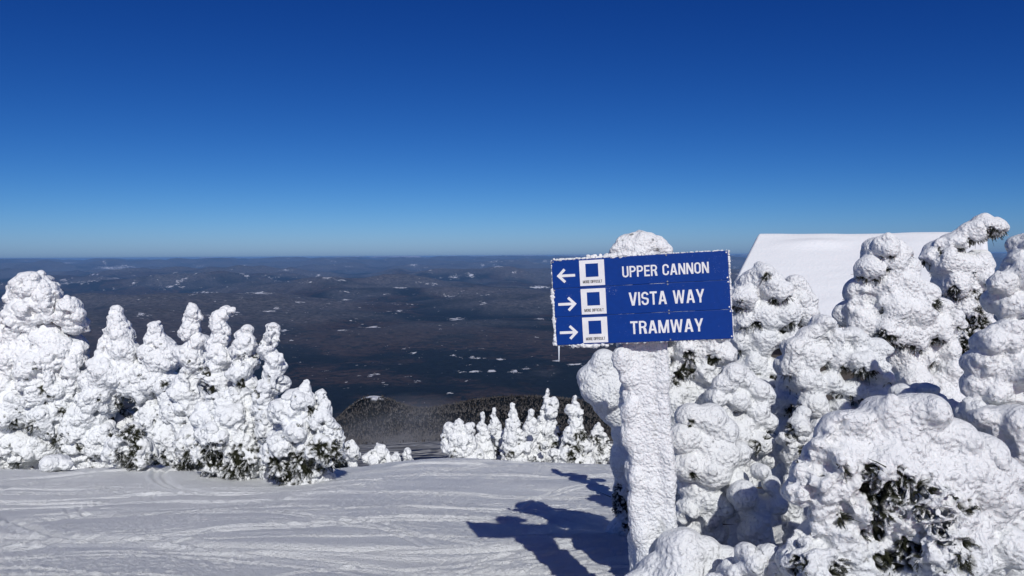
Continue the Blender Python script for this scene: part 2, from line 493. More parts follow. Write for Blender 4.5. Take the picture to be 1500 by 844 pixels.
def sprig_template(rng, n, fat=1.0):
    V = []; Fc = []
    # stem
    for a in range(3):
        b = a * 2.094
        V.append((.018 * math.cos(b), .018 * math.sin(b), 0))
    V.append((0, 0, 1)); Fc += [(0, 1, 3), (1, 2, 3), (2, 0, 3)]
    for i in range(n):
        z = .08 + .9 * i / n; b = i * 2.4 + rng.uniform(-.3, .3)
        L = rng.uniform(.22, .36) * (1.15 - .5 * z); e = rng.uniform(.5, 1.0)
        d = np.array([math.cos(b) * math.sin(e), math.sin(b) * math.sin(e), math.cos(e)])
        s = np.array([-math.sin(b), math.cos(b), 0]) * .032 * fat
        p = np.array([0, 0, z]); m = p + d * L * .5
        k = len(V); V += [p, m + s, p + d * L, m - s]; Fc += [(k, k + 1, k + 2), (k, k + 2, k + 3)]
    return np.array([np.array(v, float) for v in V]), np.array(Fc)

def sprigs(name, pts, dirs, lens, parent, rng, n=26, frosted=None, tw=(), tf=()):
    TV, TF = sprig_template(rng, n, 1.0)
    m = len(pts)
    d = dirs / np.linalg.norm(dirs, axis=1, keepdims=True)
    a = np.cross(d, rng.normal(0, 1, (m, 3))); a /= np.linalg.norm(a, axis=1, keepdims=True)
    b = np.cross(d, a)
    V = (TV[None, :, 0, None] * a[:, None] + TV[None, :, 1, None] * b[:, None] + TV[None, :, 2, None] * d[:, None]) * lens[:, None, None] + pts[:, None]
    # droop
    V[:, :, 2] -= (TV[None, :, 2] ** 2) * lens[:, None] * .18
    Fc = (TF[None] + (np.arange(m) * len(TV))[:, None, None]).reshape(-1, 3)
    V = V.reshape(-1, 3); br = np.repeat(1.0 - .85 * frosted, len(TV))
    if len(tw):
        Fc = np.concatenate([Fc, np.array(tf) + len(V)]); V = np.concatenate([V, np.array(tw)]); br = np.concatenate([br, np.ones(len(tw))])
    return mesh_obj(name, V, Fc, M_SPRAY, parent, smooth=False, attrs={'bare': br})

def trunk_mesh(h, r, rng):
    V = []; Fc = []
    k = 8; lev = 6
    for l in range(lev + 1):
        t = l / lev; w = r * (1 - .85 * t)
        ox, oy = .04 * math.sin(3 * t + 1), .03 * math.sin(4 * t)
        for j in range(k):
            b = 2 * math.pi * j / k; V.append((ox + math.cos(b) * w, oy + math.sin(b) * w, t * h))
    for l in range(lev):
        for j in range(k):
            Fc.append((l * k + j, l * k + (j + 1) % k, (l + 1) * k + (j + 1) % k, (l + 1) * k + j))
    # limbs
    for i in range(7):
        t = .2 + .65 * i / 7; b = i * 2.4; z = t * h; L = .28 * h * (1 - t) + .1
        d = Vector((math.cos(b), math.sin(b), .15)); s = Vector((-math.sin(b), math.cos(b), 0)) * r * .25
        n = len(V); p = Vector((0, 0, z)); q = p + d * L
        u = Vector((0, 0, r * .25))
        V += [tuple(p + s), tuple(p + u), tuple(p - s), tuple(p - u), tuple(q)]
        Fc += [(n, n + 1, n + 4), (n + 1, n + 2, n + 4), (n + 2, n + 3, n + 4), (n + 3, n, n + 4)]
    return np.array(V), Fc

def snow_tree(name, label, cat, group, Y, lobes, zones=(), far=False, seed=0, bumps=9, pop=(), base_px=None, skirt=True, vox=None, rough=1.0, trunk=True, k=None,
              bmin=None, bmax=None, under=.0, sprig=None, zdepth=.35, fine=1.0, bridge=True, tr=.02, speck=0.0):
    """one rime-plastered tree: lobes are (column, row, radius in px[, depth offset in m]) seen at distance Y; each becomes a full ellipsoid"""
    rng = np.random.default_rng(1000 + seed)
    bmin = bmin or (.17 if far else .30); bmax = bmax or (.40 if far else .55)
    s = Y / F
    prims = []
    L = []
    lobes = list(lobes)
    base_l = [q for q in lobes if len(q) < 4]
    for q in base_l:                           # bridge stacked lobes so a leader reads as one tapering mass
        lower = [p for p in base_l if p[1] > q[1] + 2 and np.hypot(p[0] - q[0], p[1] - q[1]) < 1.15 * (p[2] + q[2])]
        if lower and bridge and (far or q[2] < 13):
            p = min(lower, key=lambda p: np.hypot(p[0] - q[0], p[1] - q[1]))
            r = .5 * (p[2] + q[2]) * rng.uniform(.88, 1.08)
            lobes.append((.5 * (p[0] + q[0]) + rng.uniform(-.25, .25) * r, .5 * (p[1] + q[1]), r))
    for q in lobes:
        px, py, r = q[:3]; dy = q[3] if len(q) > 3 else rng.uniform(-.6, .5) * r * s
        r = r * ((.90 if r > 14 else .98) if far else .97)
        c = at(px, py, Y) ; c = c * ((Y + dy) / Y); rw = r * s
        sx, sy, sz = rng.uniform(.95, 1.1), rng.uniform(.9, 1.15), rng.uniform(.9, 1.02)
        L.append((c, rw)); prims.append((*c, rw * sx, rw * sy, rw * sz))
        # fill behind so the crown is as deep as it is wide
        if r > 12 and len(q) < 4:
            c2 = c + np.array([rng.normal(0, .25) * rw, rw * rng.uniform(.7, 1.1), -rw * rng.uniform(.05, .3)])
            prims.append((*c2, rw * .95, rw * .95, rw * .9))
        nb = int(bumps * (1.5 if far else .8) * (1 if r > 10 else .6))
        for j in range(nb):
            d = rng.normal(0, 1, 3); d[1] -= .35; d /= np.linalg.norm(d)
            br = rw * rng.uniform(bmin, bmax)
            p = c + d * (rw - br * (rng.uniform(-.05, .45) if far else rng.uniform(.25, .6))) * np.array([sx, sy, sz])
            e = rng.uniform(.85, 1.15, 3)
            prims.append((*p, br * e[0], br * e[1], br * e[2], min(.5 * br, .045)))
    for (px, py, pr, n, r0, r1) in pop:       # popcorn of small clumps on twig ends
        for j in range(n):
            a = rng.uniform(0, 6.283); q = math.sqrt(rng.uniform(0, 1)) * pr
            cx, cy = px + q * math.cos(a), py + q * math.sin(a)
            # rest the clump on whatever lobe stands there
            best = None
            for (c, rw) in L:
                dd = ray(cx, cy); t = c[1]; off = np.hypot(dd[0] * t - c[0], dd[2] * t - c[2])
                if off < rw:
                    yy = c[1] - math.sqrt(rw * rw - off * off)
                    best = yy if best is None else min(best, yy)
            if best is None: continue
            r = rng.uniform(r0, r1) * s
            c = dd_ = ray(cx, cy) * (best - r * rng.uniform(.0, .9))
            e = rng.uniform(.8, 1.2, 3)
            prims.append((*c, r * e[0], r * e[1], r * e[2], .3 * r))
    cs = np.array([l[0] for l in L]); rs = np.array([l[1] for l in L])
    lowm = cs[:, 2] <= np.quantile(cs[:, 2], .4)
    cx, cy = np.average(cs[lowm, 0], weights=rs[lowm] ** 2), np.average(cs[lowm, 1], weights=rs[lowm] ** 2) + .3 * rs[lowm].mean()
    gz = float(ground_h(np.array([cx]), np.array([cy]))[0])
    low = cs[np.argmin(cs[:, 2] - rs)]; zl = (cs[:, 2] - rs).min()
    if skirt and zl > gz - .05:
        w = max(.5 * (cs[:, 0].max() - cs[:, 0].min()), rs.max())
        z = zl + rs.mean() * .6
        while z > gz - .1:
            rr = w * .62
            for j in range(3):
                prims.append((cx + rng.uniform(-.45, .45) * w, cy + rng.uniform(0, .6) * w, z, rr * rng.uniform(.7, 1), rr * rng.uniform(.7, 1), rr * .8))
            z -= rr * .75
    h = vox or (max(.0135, s * 2.1) if not far else s * 1.6)
    kk = k or min((.22 if far else .30) * np.median(rs), .06)
    V, Q = blob_mesh(prims, h, kk)
    n = vnormals(V, Q)
    side = 1 - sstep(.12, .78, n[:, 2])
    P2 = V * np.array([1, 1, .62])
    P2 = P2 + (.05 if not far else .08) * np.stack([vnoise(V, .16, seed + 7), vnoise(V, .16, seed + 8), vnoise(V, .16, seed + 9)], 1)
    w1 = worley(P2, .13 if not far else .19, seed * 3 + 1); w2 = worley(P2, .058 if not far else .095, seed * 3 + 5)
    a1 = (.026 if not far else .060) * rough; a2 = (.012 if not far else .046) * rough
    patch = .35 + .65 * sstep(-.25, .35, vnoise(V, .5, seed + 15))
    disp = a1 * (.45 - w1 * w1 * 1.15) * (.18 + .82 * side) * patch + a2 * (.45 - w2 * w2 * 1.15) * (.16 + .84 * side) + .008 * rough * vnoise(V, .05 if not far else .10, seed) * (.15 + side)
    disp += .035 * vnoise(V, .4, seed + 3)
    pit = sstep(.38, .75, vnoise(V, .26 if not far else .34, seed + 21) + .25 * vnoise(V, .1, seed + 22)) * side
    disp -= pit * (.05 if not far else .19) * rough
    V = V + n * disp[:, None]
    bare = np.zeros(len(V))
    qx = 750 + V[:, 0] / (V[:, 1] * cp - V[:, 2] * sp) * F
    qy = 422 - (V[:, 1] * sp + V[:, 2] * cp) / (V[:, 1] * cp - V[:, 2] * sp) * F
    front = n[:, 1] < .25
    zn = vnoise(V, .13 if not far else .26, seed + 50) * .7 + vnoise(V, .045 if not far else .10, seed + 51) * .75
    for (zx, zy, zr) in zones:
        d = np.hypot(qx - zx, qy - zy) / zr
        bare = np.maximum(bare, sstep(.14, .26, (1 - d) * .75 + .62 * zn) * front * (d < 1.4))
    if under > 0:
        bare = np.maximum(bare, sstep(.25, .45, -n[:, 2] + .6 * zn - .50 + under))
    if speck > 0:
        zz = V[:, 2]; lo_, hi_ = np.percentile(zz, 5), zz.max()
        fr = np.clip((hi_ - zz) / (hi_ - lo_ + 1e-6), 0, 1)
        sn = vnoise(V, .085 if far else .04, seed + 61) * .8 + vnoise(V, .3, seed + 62) * .5
        bare = np.maximum(bare, sstep(.0, .12, sn - 1.0 + speck * (.25 + fr)) * (.3 + .7 * side) * (n[:, 1] < .3))
    wm = worley(V * np.array([1, 1, .8]), .060 if not far else .125, seed * 5 + 2)
    bare = bare * sstep(.30, .46, wm + .12 * vnoise(V, .03 if not far else .06, seed + 70))     # clumps of snow stay caught on the needles
    zr_m = (np.mean([z[2] for z in zones]) if len(zones) else 10) * s
    V = V - n * (bare * min(zdepth * zr_m + .02, .045 if not far else .09))[:, None]
    base = (cx, cy, gz)
    root = thing(name, label, cat, base, group)
    mesh_obj('snow_crust', V - np.array(base), Q, M_SNOW_FAR if far else M_SNOW_NEAR, root, attrs={'bare': bare})
    cand = np.nonzero(bare > .6)[0]
    if len(cand):
        area = len(cand) * h * h
        lsp = sprig or (.062 if not far else .17)
        m = int(min(len(cand), max(12, area / (lsp * lsp) * 9), 2600))
        pk = rng.choice(cand, m, replace=False)
        dirs = n[pk] + rng.normal(0, .55, (m, 3)) + np.array([0, 0, -.1])
        lens = lsp * rng.uniform(.55, 1.25, m)
        tw = []; tf = []
        if not far and m > 60:
            for j in pk[:m // 9]:
                d = n[j] * .6 + rng.normal(0, .6, 3); d /= np.linalg.norm(d); L_ = lsp * rng.uniform(1.2, 2.6)
                u_ = np.cross(d, [0, 0, 1.0]); u_ /= np.linalg.norm(u_) + 1e-9; w_ = np.cross(d, u_); e0 = len(tw)
                p0 = V[j] - n[j] * .03 - np.array(base)
                for (t, rr) in ((0, .0045), (.55, .003), (1, .0012)):
                    o_ = p0 + d * L_ * t - np.array([0, 0, .15 * L_ * t * t])
                    tw += [o_ + rr * (math.cos(g) * u_ + math.sin(g) * w_) for g in (0, 2.09, 4.19)]
                for l in (0, 1):
                    for g in range(3):
                        A_, B_, C_, D_ = e0 + l * 3 + g, e0 + l * 3 + (g + 1) % 3, e0 + l * 3 + 3 + (g + 1) % 3, e0 + l * 3 + 3 + g
                        tf += [(A_, B_, C_), (A_, C_, D_)]
        sprigs('foliage', V[pk] - np.array(base), dirs, lens, root, rng, 20 if far else 30, rng.uniform(0, 1, m) < .26, tw, tf)
    if trunk:
        top = (cs[:, 2]).max() - gz
        tv, tf = trunk_mesh(top * .85, max(.022, top * tr), rng)
        tv = np.array(tv); tv[:, 2] -= .15
        mesh_obj('trunk', tv, tf, M_BARK, root)
    return root


# ------------------------------------------------------------------ lettering
def arc(cx, cy, rx, ry, a0, a1, n=10):
    return [(cx + rx * math.cos(rad(a0 + (a1 - a0) * i / n)), cy + ry * math.sin(rad(a0 + (a1 - a0) * i / n))) for i in range(n + 1)]

def stroke(pts, t, closed=False):
    """mitred band of width t along a centre line -> quads"""
    P = [Vector(p) for p in pts]; n = len(P); out = []
    if closed: P = P + [P[0]]
    L = []
    m = len(P)
    for i in range(m):
        d0 = (P[i] - P[i - 1]).normalized() if i > 0 else ((P[0] - P[-2]).normalized() if closed else None)
        d1 = (P[i + 1] - P[i]).normalized() if i < m - 1 else ((P[1] - P[0]).normalized() if closed else None)
        d0 = d0 or d1; d1 = d1 or d0
        nn = Vector((-(d0 + d1).y, (d0 + d1).x)).normalized()
        c = max(.35, nn.dot(Vector((-d1.y, d1.x))))
        L.append((P[i] + nn * t / 2 / c, P[i] - nn * t / 2 / c))
    for i in range(m - 1):
        out.append([L[i][0], L[i][1], L[i + 1][1], L[i + 1][0]])
    return out

T = .136     # stem thickness relative to the letter height
def bar(x0, x1, y0, y1): return [[(x0, y0), (x1, y0), (x1, y1), (x0, y1)]]
def diag(x0, x1, y0, y1, w): return [[(x0 - w / 2, y0), (x0 + w / 2, y0), (x1 + w / 2, y1), (x1 - w / 2, y1)]]

def glyph(c):
    t = T; h = t / 2; w = .52
    if c == 'I': return t, bar(0, t, 0, 1)
    if c == 'L': return .44, bar(0, t, 0, 1) + bar(t, .44, 0, t * .9)
    if c == 'E': return .46, bar(0, t, 0, 1) + bar(t, .46, 0, .15) + bar(t, .43, .44, .58) + bar(t, .46, .85, 1)
    if c == 'F': return .44, bar(0, t, 0, 1) + bar(t, .41, .43, .57) + bar(t, .44, .85, 1)
    if c == 'T': return .50, bar(.25 - h, .25 + h, 0, .85) + bar(0, .50, .85, 1)
    if c == 'U': return w, stroke([(h, 1), (h, .25)] + arc(w / 2, .25, w / 2 - h, .25 - h, 180, 360)[1:] + [(w - h, 1)], t)
    if c == 'O': return w, stroke(arc(w / 2, .74, w / 2 - h, .26 - h, 0, 180) + arc(w / 2, .26, w / 2 - h, .26 - h, 180, 360), t, True)
    if c == 'C': return w, stroke([(w - h, .66), (w - h, .74)] + arc(w / 2, .74, w / 2 - h, .26 - h, 0, 180)[1:] + arc(w / 2, .26, w / 2 - h, .26 - h, 180, 360) + [(w - h, .36)], t)
    if c == 'D': return w, bar(0, t, 0, 1) + stroke([(t, 1 - h)] + arc(w / 2, .76, w / 2 - h, .24 - h, 90, 0) + arc(w / 2, .24, w / 2 - h, .24 - h, 0, -90) + [(t, h)], t)
    if c in 'PR':
        o = bar(0, t, 0, 1) + stroke([(t, 1 - h)] + arc(w - .24, .72, .24 - h, .28 - h, 90, -90) + [(t, .44 + h)], t)
        if c == 'R': o += [[(w - t - .03, 0), (w + .015, 0), (w - .04, .36), (w - .10, .47), (.27, .47)]]
        return w + (.01 if c == 'R' else 0), o
    if c == 'S':
        a = arc(w / 2, .72, w / 2 - h, .28 - h, 10, 180, 9) + arc(w / 2, .64, w / 2 - h, .12, 180, 250, 4)[1:]
        b_ = arc(w / 2, .40, w / 2 - h, .10, 70, 0, 4) + arc(w / 2, .28, w / 2 - h, .28 - h, 0, -190, 10)[1:]
        return w, stroke(a + b_, t)
    if c == 'A': return .60, diag(.08, .30 - .02, 0, 1, .155) + diag(.52, .30 + .02, 0, 1, .155) + bar(.18, .42, .22, .36)
    if c == 'V': return .58, diag(.29 - .02, .075, 0, 1, .15) + diag(.29 + .02, .505, 0, 1, .15)
    if c == 'W': return .84, diag(.22, .075, 0, 1, .14) + diag(.24, .42 - .005, 0, 1, .125) + diag(.60, .42 + .005, 0, 1, .125) + diag(.62, .765, 0, 1, .14)
    if c == 'Y': return .58, bar(.29 - h, .29 + h, 0, .45) + diag(.29 - .01, .075, .38, 1, .15) + diag(.29 + .01, .505, .38, 1, .15)
    if c == 'M': return .72, bar(0, t, 0, 1) + bar(.72 - t, .72, 0, 1) + diag(.35, .10, 0, 1, .15) + diag(.37, .62, 0, 1, .15)
    if c == 'N': return .56, bar(0, t, 0, 1) + bar(.56 - t, .56, 0, 1) + diag(.56 - t * .6, t * .6, 0, 1, .17)
    return .26, []

def text_polys(s, gap=.085):
    x = 0; out = []
    for c in s:
        w, ps = glyph(c)
        out += [[(p[0] + x, p[1]) for p in poly] for poly in ps]
        x += w + gap
    return x - gap, out

def plates(polys, to_world, d0, thick):
    """thin raised plates, each a hair proud of the one before so no two faces share a plane"""
    V = []; Fc = []
    for i, p in enumerate(polys):
        a = sum(p[j][0] * p[(j + 1) % len(p)][1] - p[(j + 1) % len(p)][0] * p[j][1] for j in range(len(p)))
        if a < 0: p = p[::-1]
        n = len(p); b = len(V); e = d0 + thick + .00004 * (i % 14)
        V += [to_world(q[0], q[1], d0 - .0004) for q in p] + [to_world(q[0], q[1], e) for q in p]
        Fc.append(tuple(b + n + j for j in range(n)))
        for j in range(n):
            k = (j + 1) % n; Fc.append((b + j, b + k, b + n + k, b + n + j))
    return np.array(V), Fc

# ------------------------------------------------------------------ the trail sign
def build_sign():
    Y0 = 5.30
    c = at(937.5, 438, Y0)
    yaw, roll = rad(10.0), rad(3.0)
    ex = np.array([math.cos(yaw) * math.cos(roll), -math.sin(yaw) * math.cos(roll), math.sin(roll)])
    n = np.array([-math.sin(yaw), -math.cos(yaw), 0.0]); n -= ex * n.dot(ex); n /= np.linalg.norm(n)     # towards the viewer
    ez = np.cross(n, ex) * 1.0
    if ez[2] < 0: ez = -ez
    W = 1.192; H = .1985
    pt = at(936, 362, Y0 + .20); pb = at(970, 930, Y0 + .16)
    gz = float(ground_h(np.array([pb[0]]), np.array([pb[1]]))[0])
    pb = pt + (pb - pt) * ((gz - .1 - pt[2]) / (pb[2] - pt[2]))
    base = np.array([pb[0], pb[1], gz])
    root = thing('trail_sign', 'blue three-board trail sign with white arrows on a rime-covered leaning post', 'sign', base)
    blue = plain('sign_blue', (.0006, .036, .23), .5, .18, .0004, 90)
    nt = blue.node_tree; bs = nt.nodes['Principled BSDF']; old = bs.inputs['Base Color'].links[0].from_socket
    tc = N(nt, 'ShaderNodeTexCoord'); n1 = N(nt, 'ShaderNodeTexNoise', i_Scale=150.0, i_Detail=3.0); n2 = N(nt, 'ShaderNodeTexNoise', i_Scale=6.0, i_Detail=5.0)
    for n_ in (n1, n2): nt.links.new(tc.outputs['Object'], n_.inputs['Vector'])
    ad = N(nt, 'ShaderNodeMath', operation='MULTIPLY_ADD'); nt.links.new(n2.outputs['Fac'], ad.inputs[0]); ad.inputs[1].default_value = .55; nt.links.new(n1.outputs['Fac'], ad.inputs[2])
    mr = N(nt, 'ShaderNodeMapRange', i_From_Min=.99, i_From_Max=1.10, i_To_Max=.45); nt.links.new(ad.outputs[0], mr.inputs['Value'])
    mf = N(nt, 'ShaderNodeMix', data_type='RGBA'); mf.inputs[7].default_value = (.55, .6, .68, 1)
    nt.links.new(mr.outputs[0], mf.inputs[0]); nt.links.new(old, mf.inputs[6]); nt.links.new(mf.outputs[2], bs.inputs['Base Color'])
    white = plain('sign_white', (.78, .79, .80), .45, .4)
    black = plain('sign_black', (.012, .012, .015), .5, .4)
    wood = plain('post_wood', (.10, .075, .05), .85, .2, .004, 50)
    metal = plain('bolt_metal', (.25, .25, .26), .4, .5)
    rng = np.random.default_rng(77)
    def w_(u, v, d): return c + ex * u + ez * v + n * d - base
    def boxm(name, u0, u1, v0, v1, d0, d1, mat, parent, bev=.003):
        bm = bmesh.new()
        vs = [bm.verts.new(w_(u, v, d)) for d in (d0, d1) for u, v in ((u0, v0), (u1, v0), (u1, v1), (u0, v1))]
        for f in ((0, 3, 2, 1), (4, 5, 6, 7), (0, 1, 5, 4), (1, 2, 6, 5), (2, 3, 7, 6), (3, 0, 4, 7)): bm.faces.new([vs[i] for i in f])
        bmesh.ops.bevel(bm, geom=bm.edges[:], offset=bev, segments=2, affect='EDGES', profile=.5)
        bmesh.ops.recalc_face_normals(bm, faces=bm.faces[:])
        me = bpy.data.meshes.new(name); bm.to_mesh(me); bm.free(); me.materials.append(mat)
        o = bpy.data.objects.new(name, me); COL.objects.link(o); o.parent = parent
        return o
    def pl(name, polys, d0, th, mat, parent):
        V, Fc = plates(polys, w_, d0, th)
        return mesh_obj(name, V, Fc, mat, parent, smooth=False)
    lines = [('UPPER CANNON', 'left', .407, .893, .345, .385, -1), ('VISTA WAY', 'right', .437, .861, .26, .46, 1), ('TRAMWAY', 'right', .437, .847, .26, .45, 1)]
    offs = [(-.001, .597), (.002, .600), (.004, .606)]
    for i, (txt, dr, t0, t1, top, ch, _) in enumerate(lines):
        v1 = 1.5 * H - i * H - .0008; v0 = v1 - H + .0016
        u0 = -W / 2 + offs[i][0]; u1 = offs[i][1]
        bd = boxm('sign_board', u0, u1, v0, v1, -.018, 0.0 + .0012 * (i - 1), blue, root)
        bd['label'] = ('top blue board with a left arrow', 'middle blue board with a right arrow', 'lowest blue board with a right arrow')[i]
        df = .0012 * (i - 1)
        Wb = W; hb = v1 - v0
        X = lambda f: -W / 2 + f * Wb
        Yv = lambda f: v1 - f * hb
        # square difficulty marker
        p0, p1 = X(.161), X(.161) + .172
        mk = pl('difficulty_marker', [[(p0, Yv(.955)), (p1, Yv(.955)), (p1, Yv(.055)), (p0, Yv(.055))]], df, .0014, white, bd)
        pw = p1 - p0; phh = hb * .9; pY = lambda f: Yv(.055) - f * phh
        sq = pl('blue_square', [[(p0 + .245 * pw, pY(.66)), (p0 + .755 * pw, pY(.66)), (p0 + .755 * pw, pY(.14)), (p0 + .245 * pw, pY(.14))]], df + .0015, .0008, blue, bd)
        tw, ps = text_polys('MORE DIFFICULT', .07)
        sc = .77 * pw / tw; hh = .020
        lt = pl('marker_lettering', [[(p0 + .115 * pw + q[0] * sc, pY(.90) + q[1] * hh) for q in p] for p in ps], df + .0015, .0008, black, bd)
        # arrow
        a0, a1 = X(.026), X(.134); am = Yv(.56); th = .0185; hd = .051
        sgn = 1 if dr == 'right' else -1
        tip = a1 if sgn > 0 else a0; tail = a0 if sgn > 0 else a1
        ps = [[(tail, am - th / 2), (tip - sgn * th * .9, am - th / 2), (tip - sgn * th * .9, am + th / 2), (tail, am + th / 2)]]
        k = th * 1.41
        ps += [[(tip, am), (tip - sgn * hd, am + s * hd), (tip - sgn * (hd + k * .5), am + s * (hd - k * .5)), (tip - sgn * k, am)] for s in (1, -1)]
        pl('arrow', ps, df, .0014, white, bd)
        tw, ps = text_polys(txt)
        x0, x1 = X(t0), X(t1); sc = (x1 - x0) / tw; hh = ch * hb
        xs = 0
        for word in txt.split(' '):
            wps = text_polys(word)[1]
            pl('lettering', [[(x0 + (xs + q[0]) * sc, Yv(top + ch) + q[1] * hh) for q in p] for p in wps], df, .0014, white, bd)
            xs += text_polys(word + ' ')[0] + .085
        for (bu, bv) in ((.008, .06), (.992, .06), (.992, .92), (.66, .04), (.66, .95)):
            bm = bmesh.new(); bmesh.ops.create_uvsphere(bm, u_segments=10, v_segments=6, radius=.0055)
            p = w_(X(bu) if bu < .9 else u1 - .010, Yv(bv), df + .001)
            for v in bm.verts: v.co = Vector((v.co.x, v.co.y * .5, v.co.z)) + Vector(p)
            me = bpy.data.meshes.new('bolt'); bm.to_mesh(me); bm.free(); me.materials.append(metal if bu < .9 else white)
            o = bpy.data.objects.new('bolt', me); COL.objects.link(o); o.parent = bd
    for u in (-.40, .40):
        boxm('batten', u - .03, u + .03, -1.5 * H + .03, 1.5 * H - .03, -.040, -.020, wood, root)
    # the wooden post
    ax = (pt - pb); Lp = np.linalg.norm(ax); ax /= Lp
    px_ = np.cross(ax, -n); px_ /= np.linalg.norm(px_); py_ = np.cross(ax, px_)
    V = [(pb + ax * t + px_ * a * .06 + py_ * b * .05 - base) for t in (-.1, Lp - .1) for a, b in ((-1, -1), (1, -1), (1, 1), (-1, 1))]
    mesh_obj('post', V, [(0, 3, 2, 1), (4, 5, 6, 7), (0, 1, 5, 4), (1, 2, 6, 5), (2, 3, 7, 6), (3, 0, 4, 7)], wood, root, smooth=False)
    # rime grown onto the post: a flat-faced crust with lumps down its left side
    s = Y0 / F
    A = np.stack([px_, py_, ax])
    sgn = 1 if px_[0] > 0 else -1
    prims = []
    for i in range(70):
        t = rng.uniform(0, Lp - .55); e = sgn * rng.choice([-1, -1, -1, -1, 1]) * rng.uniform(.11, .15)
        p = pb + ax * t + px_ * e * (1 if e * sgn < 0 else .8) + py_ * rng.uniform(-.11, .09)
        r = rng.uniform(.03, .06) * (1 if e * sgn < 0 else .35)
        prims.append((*p, r, r, r * rng.uniform(1, 2.4), rng.uniform(.012, .05)))
    for i in range(14):
        t = rng.uniform(0, Lp - .55)
        e = rng.uniform(-.12, .12)
        p = pb + ax * t + px_ * e - np.array([0, .115 - .02 * abs(e), 0]) * 1.0
        r = rng.uniform(.012, .024)
        prims.append((*p, r * 1.3, r * .7, r * rng.uniform(.8, 2.0)))
    for (x, y, r) in ((910, 524, 12), (916, 552, 9), (924, 600, 9), (940, 780, 12), (952, 815, 14), (932, 705, 10)):
        prims.append((*at(x, y, Y0 + .09), r * s, r * s, r * s * 1.5, .05))
    mid = pb + ax * (Lp - .62) / 2
    V, Q = blob_mesh(prims, .0085, .028, [(mid, np.array([.150, .115, (Lp - .50) / 2]), A, .03)])
    nn = vnormals(V, Q)
    lx = (V - pb) @ px_ * sgn
    groove = np.exp(-((lx - .045) / .035) ** 2) * (nn[:, 1] < -.4)
    P2 = np.stack([V @ px_, V @ py_, V @ ax], 1)
    w2 = worley(P2 * np.array([1, 1, 1.7]), .05, 4); w1 = worley(P2, .11, 8)
    lf = .35 + .65 * sstep(.0, -.08, lx)
    face = (nn[:, 1] < -.5) * 1.0
    d = (.009 - .0045 * face) * (.45 - w2 * w2) * (1 + .6 * groove) + .016 * (.45 - w1 * w1) * (1 - .8 * face * (lx > -.07)) * lf + .005 * vnoise(V, .018, 3) + .014 * vnoise(V, .3, 19) + .012 * vnoise(V, .11, 23) - .014 * groove
    V = V + nn * d[:, None]
    bare = sstep(.25, .6, vnoise(V, .02, 31) + .6 * vnoise(V, .07, 32) + .35 * groove - .30) * groove * .30
    mesh_obj('snow_crust', V - base, Q, M_POST, root, attrs={'bare': bare})
    # cap of snow on the post top, behind the boards
    prims = []
    for (x, y, r) in ((912, 368, 16), (924, 362, 17), (937, 359, 18), (950, 360, 18), (963, 368, 16), (937, 376, 24), (903, 373, 9), (975, 374, 8)):
        q = at(x, y - 3, Y0 + .16); prims.append((*q, r * s, r * s * 1.15, r * s))
        for j in range(5):
            dd = rng.normal(0, 1, 3); dd /= np.linalg.norm(dd)
            prims.append((*(q + dd * r * s * .75), *([r * s * rng.uniform(.3, .45)] * 3)))
    V, Q = blob_mesh(prims, .008, .03)
    nn = vnormals(V, Q); d = .014 * (.55 - worley(V, .06, 6)) + .010 * vnoise(V, .07, 5) + .004 * vnoise(V, .022, 7)
    V = V + nn * d[:, None]
    mesh_obj('snow_cap', V - base, Q, M_POST, root, attrs={'bare': sstep(.62, .8, vnoise(V, .035, 12) + .35 * vnoise(V, .1, 13)) * .7})
    # frost along the edges of the boards
    prims = []
    def frost(u, v, d, r): prims.append((*(w_(u, v, d) + base), r * rng.uniform(.8, 1.6), r, r * rng.uniform(.8, 1.2)))
    for i in range(420):
        u = rng.uniform(-W / 2, W / 2); k = .75 if u < -.05 else .4
        frost(u, 1.5 * H + rng.uniform(-.001, .008) * k, rng.uniform(-.03, -.004), rng.uniform(.004, .012) * k)
    for i in range(60):
        u = rng.normal(-.12, .09); frost(u, 1.5 * H + rng.uniform(0, .018), rng.uniform(-.04, -.01), rng.uniform(.008, .02))
    for i in range(330):
        v = rng.uniform(-1.5 * H, 1.5 * H); k = .4 + .45 * (v < .1) * (1 + math.sin(v * 40) * .5)
        frost(-W / 2 - rng.uniform(-.002, .012) * k, v, rng.uniform(-.022, -.004), rng.uniform(.004, .011) * k)
        frost(W / 2 + .005 + rng.uniform(0, .005), v, rng.uniform(-.024, -.010), rng.uniform(.003, .006))
    for i in range(160):
        u = rng.uniform(-W / 2, W / 2); frost(u, -1.5 * H - rng.uniform(-.001, .005), rng.uniform(-.022, -.008), rng.uniform(.003, .007))
    for i in range(30):
        frost(rng.normal(-.38, .05), -1.5 * H - rng.uniform(.0, .02), rng.uniform(-.022, -.005), rng.uniform(.008, .016))
    V, Q = blob_mesh(prims, .0032, .005)
    V = V + vnormals(V, Q) * (.003 * vnoise(V, .012, 3))[:, None]
    mesh_obj('frost', V - base, Q, M_POST, root, attrs={'bare': np.zeros(len(V))})
    # icicle at the lower left corner
    q = w_(-W / 2 + .018, -1.5 * H - .004, -.010); ring = 8; V = []; Fc = []
    for l, (dz, r) in enumerate(((0, .008), (-.02, .006), (-.06, .0045), (-.09, .004), (-.115, .001))):
        V += [(q[0] + r * math.cos(j * 2 * math.pi / ring), q[1] + r * math.sin(j * 2 * math.pi / ring), q[2] + dz) for j in range(ring)]
    for l in range(4):
        Fc += [(l * ring + j, l * ring + (j + 1) % ring, (l + 1) * ring + (j + 1) % ring, (l + 1) * ring + j) for j in range(ring)]
    ice = plain('ice', (.75, .8, .85), .15, .5)
    mesh_obj('icicle', V, Fc, ice, root)

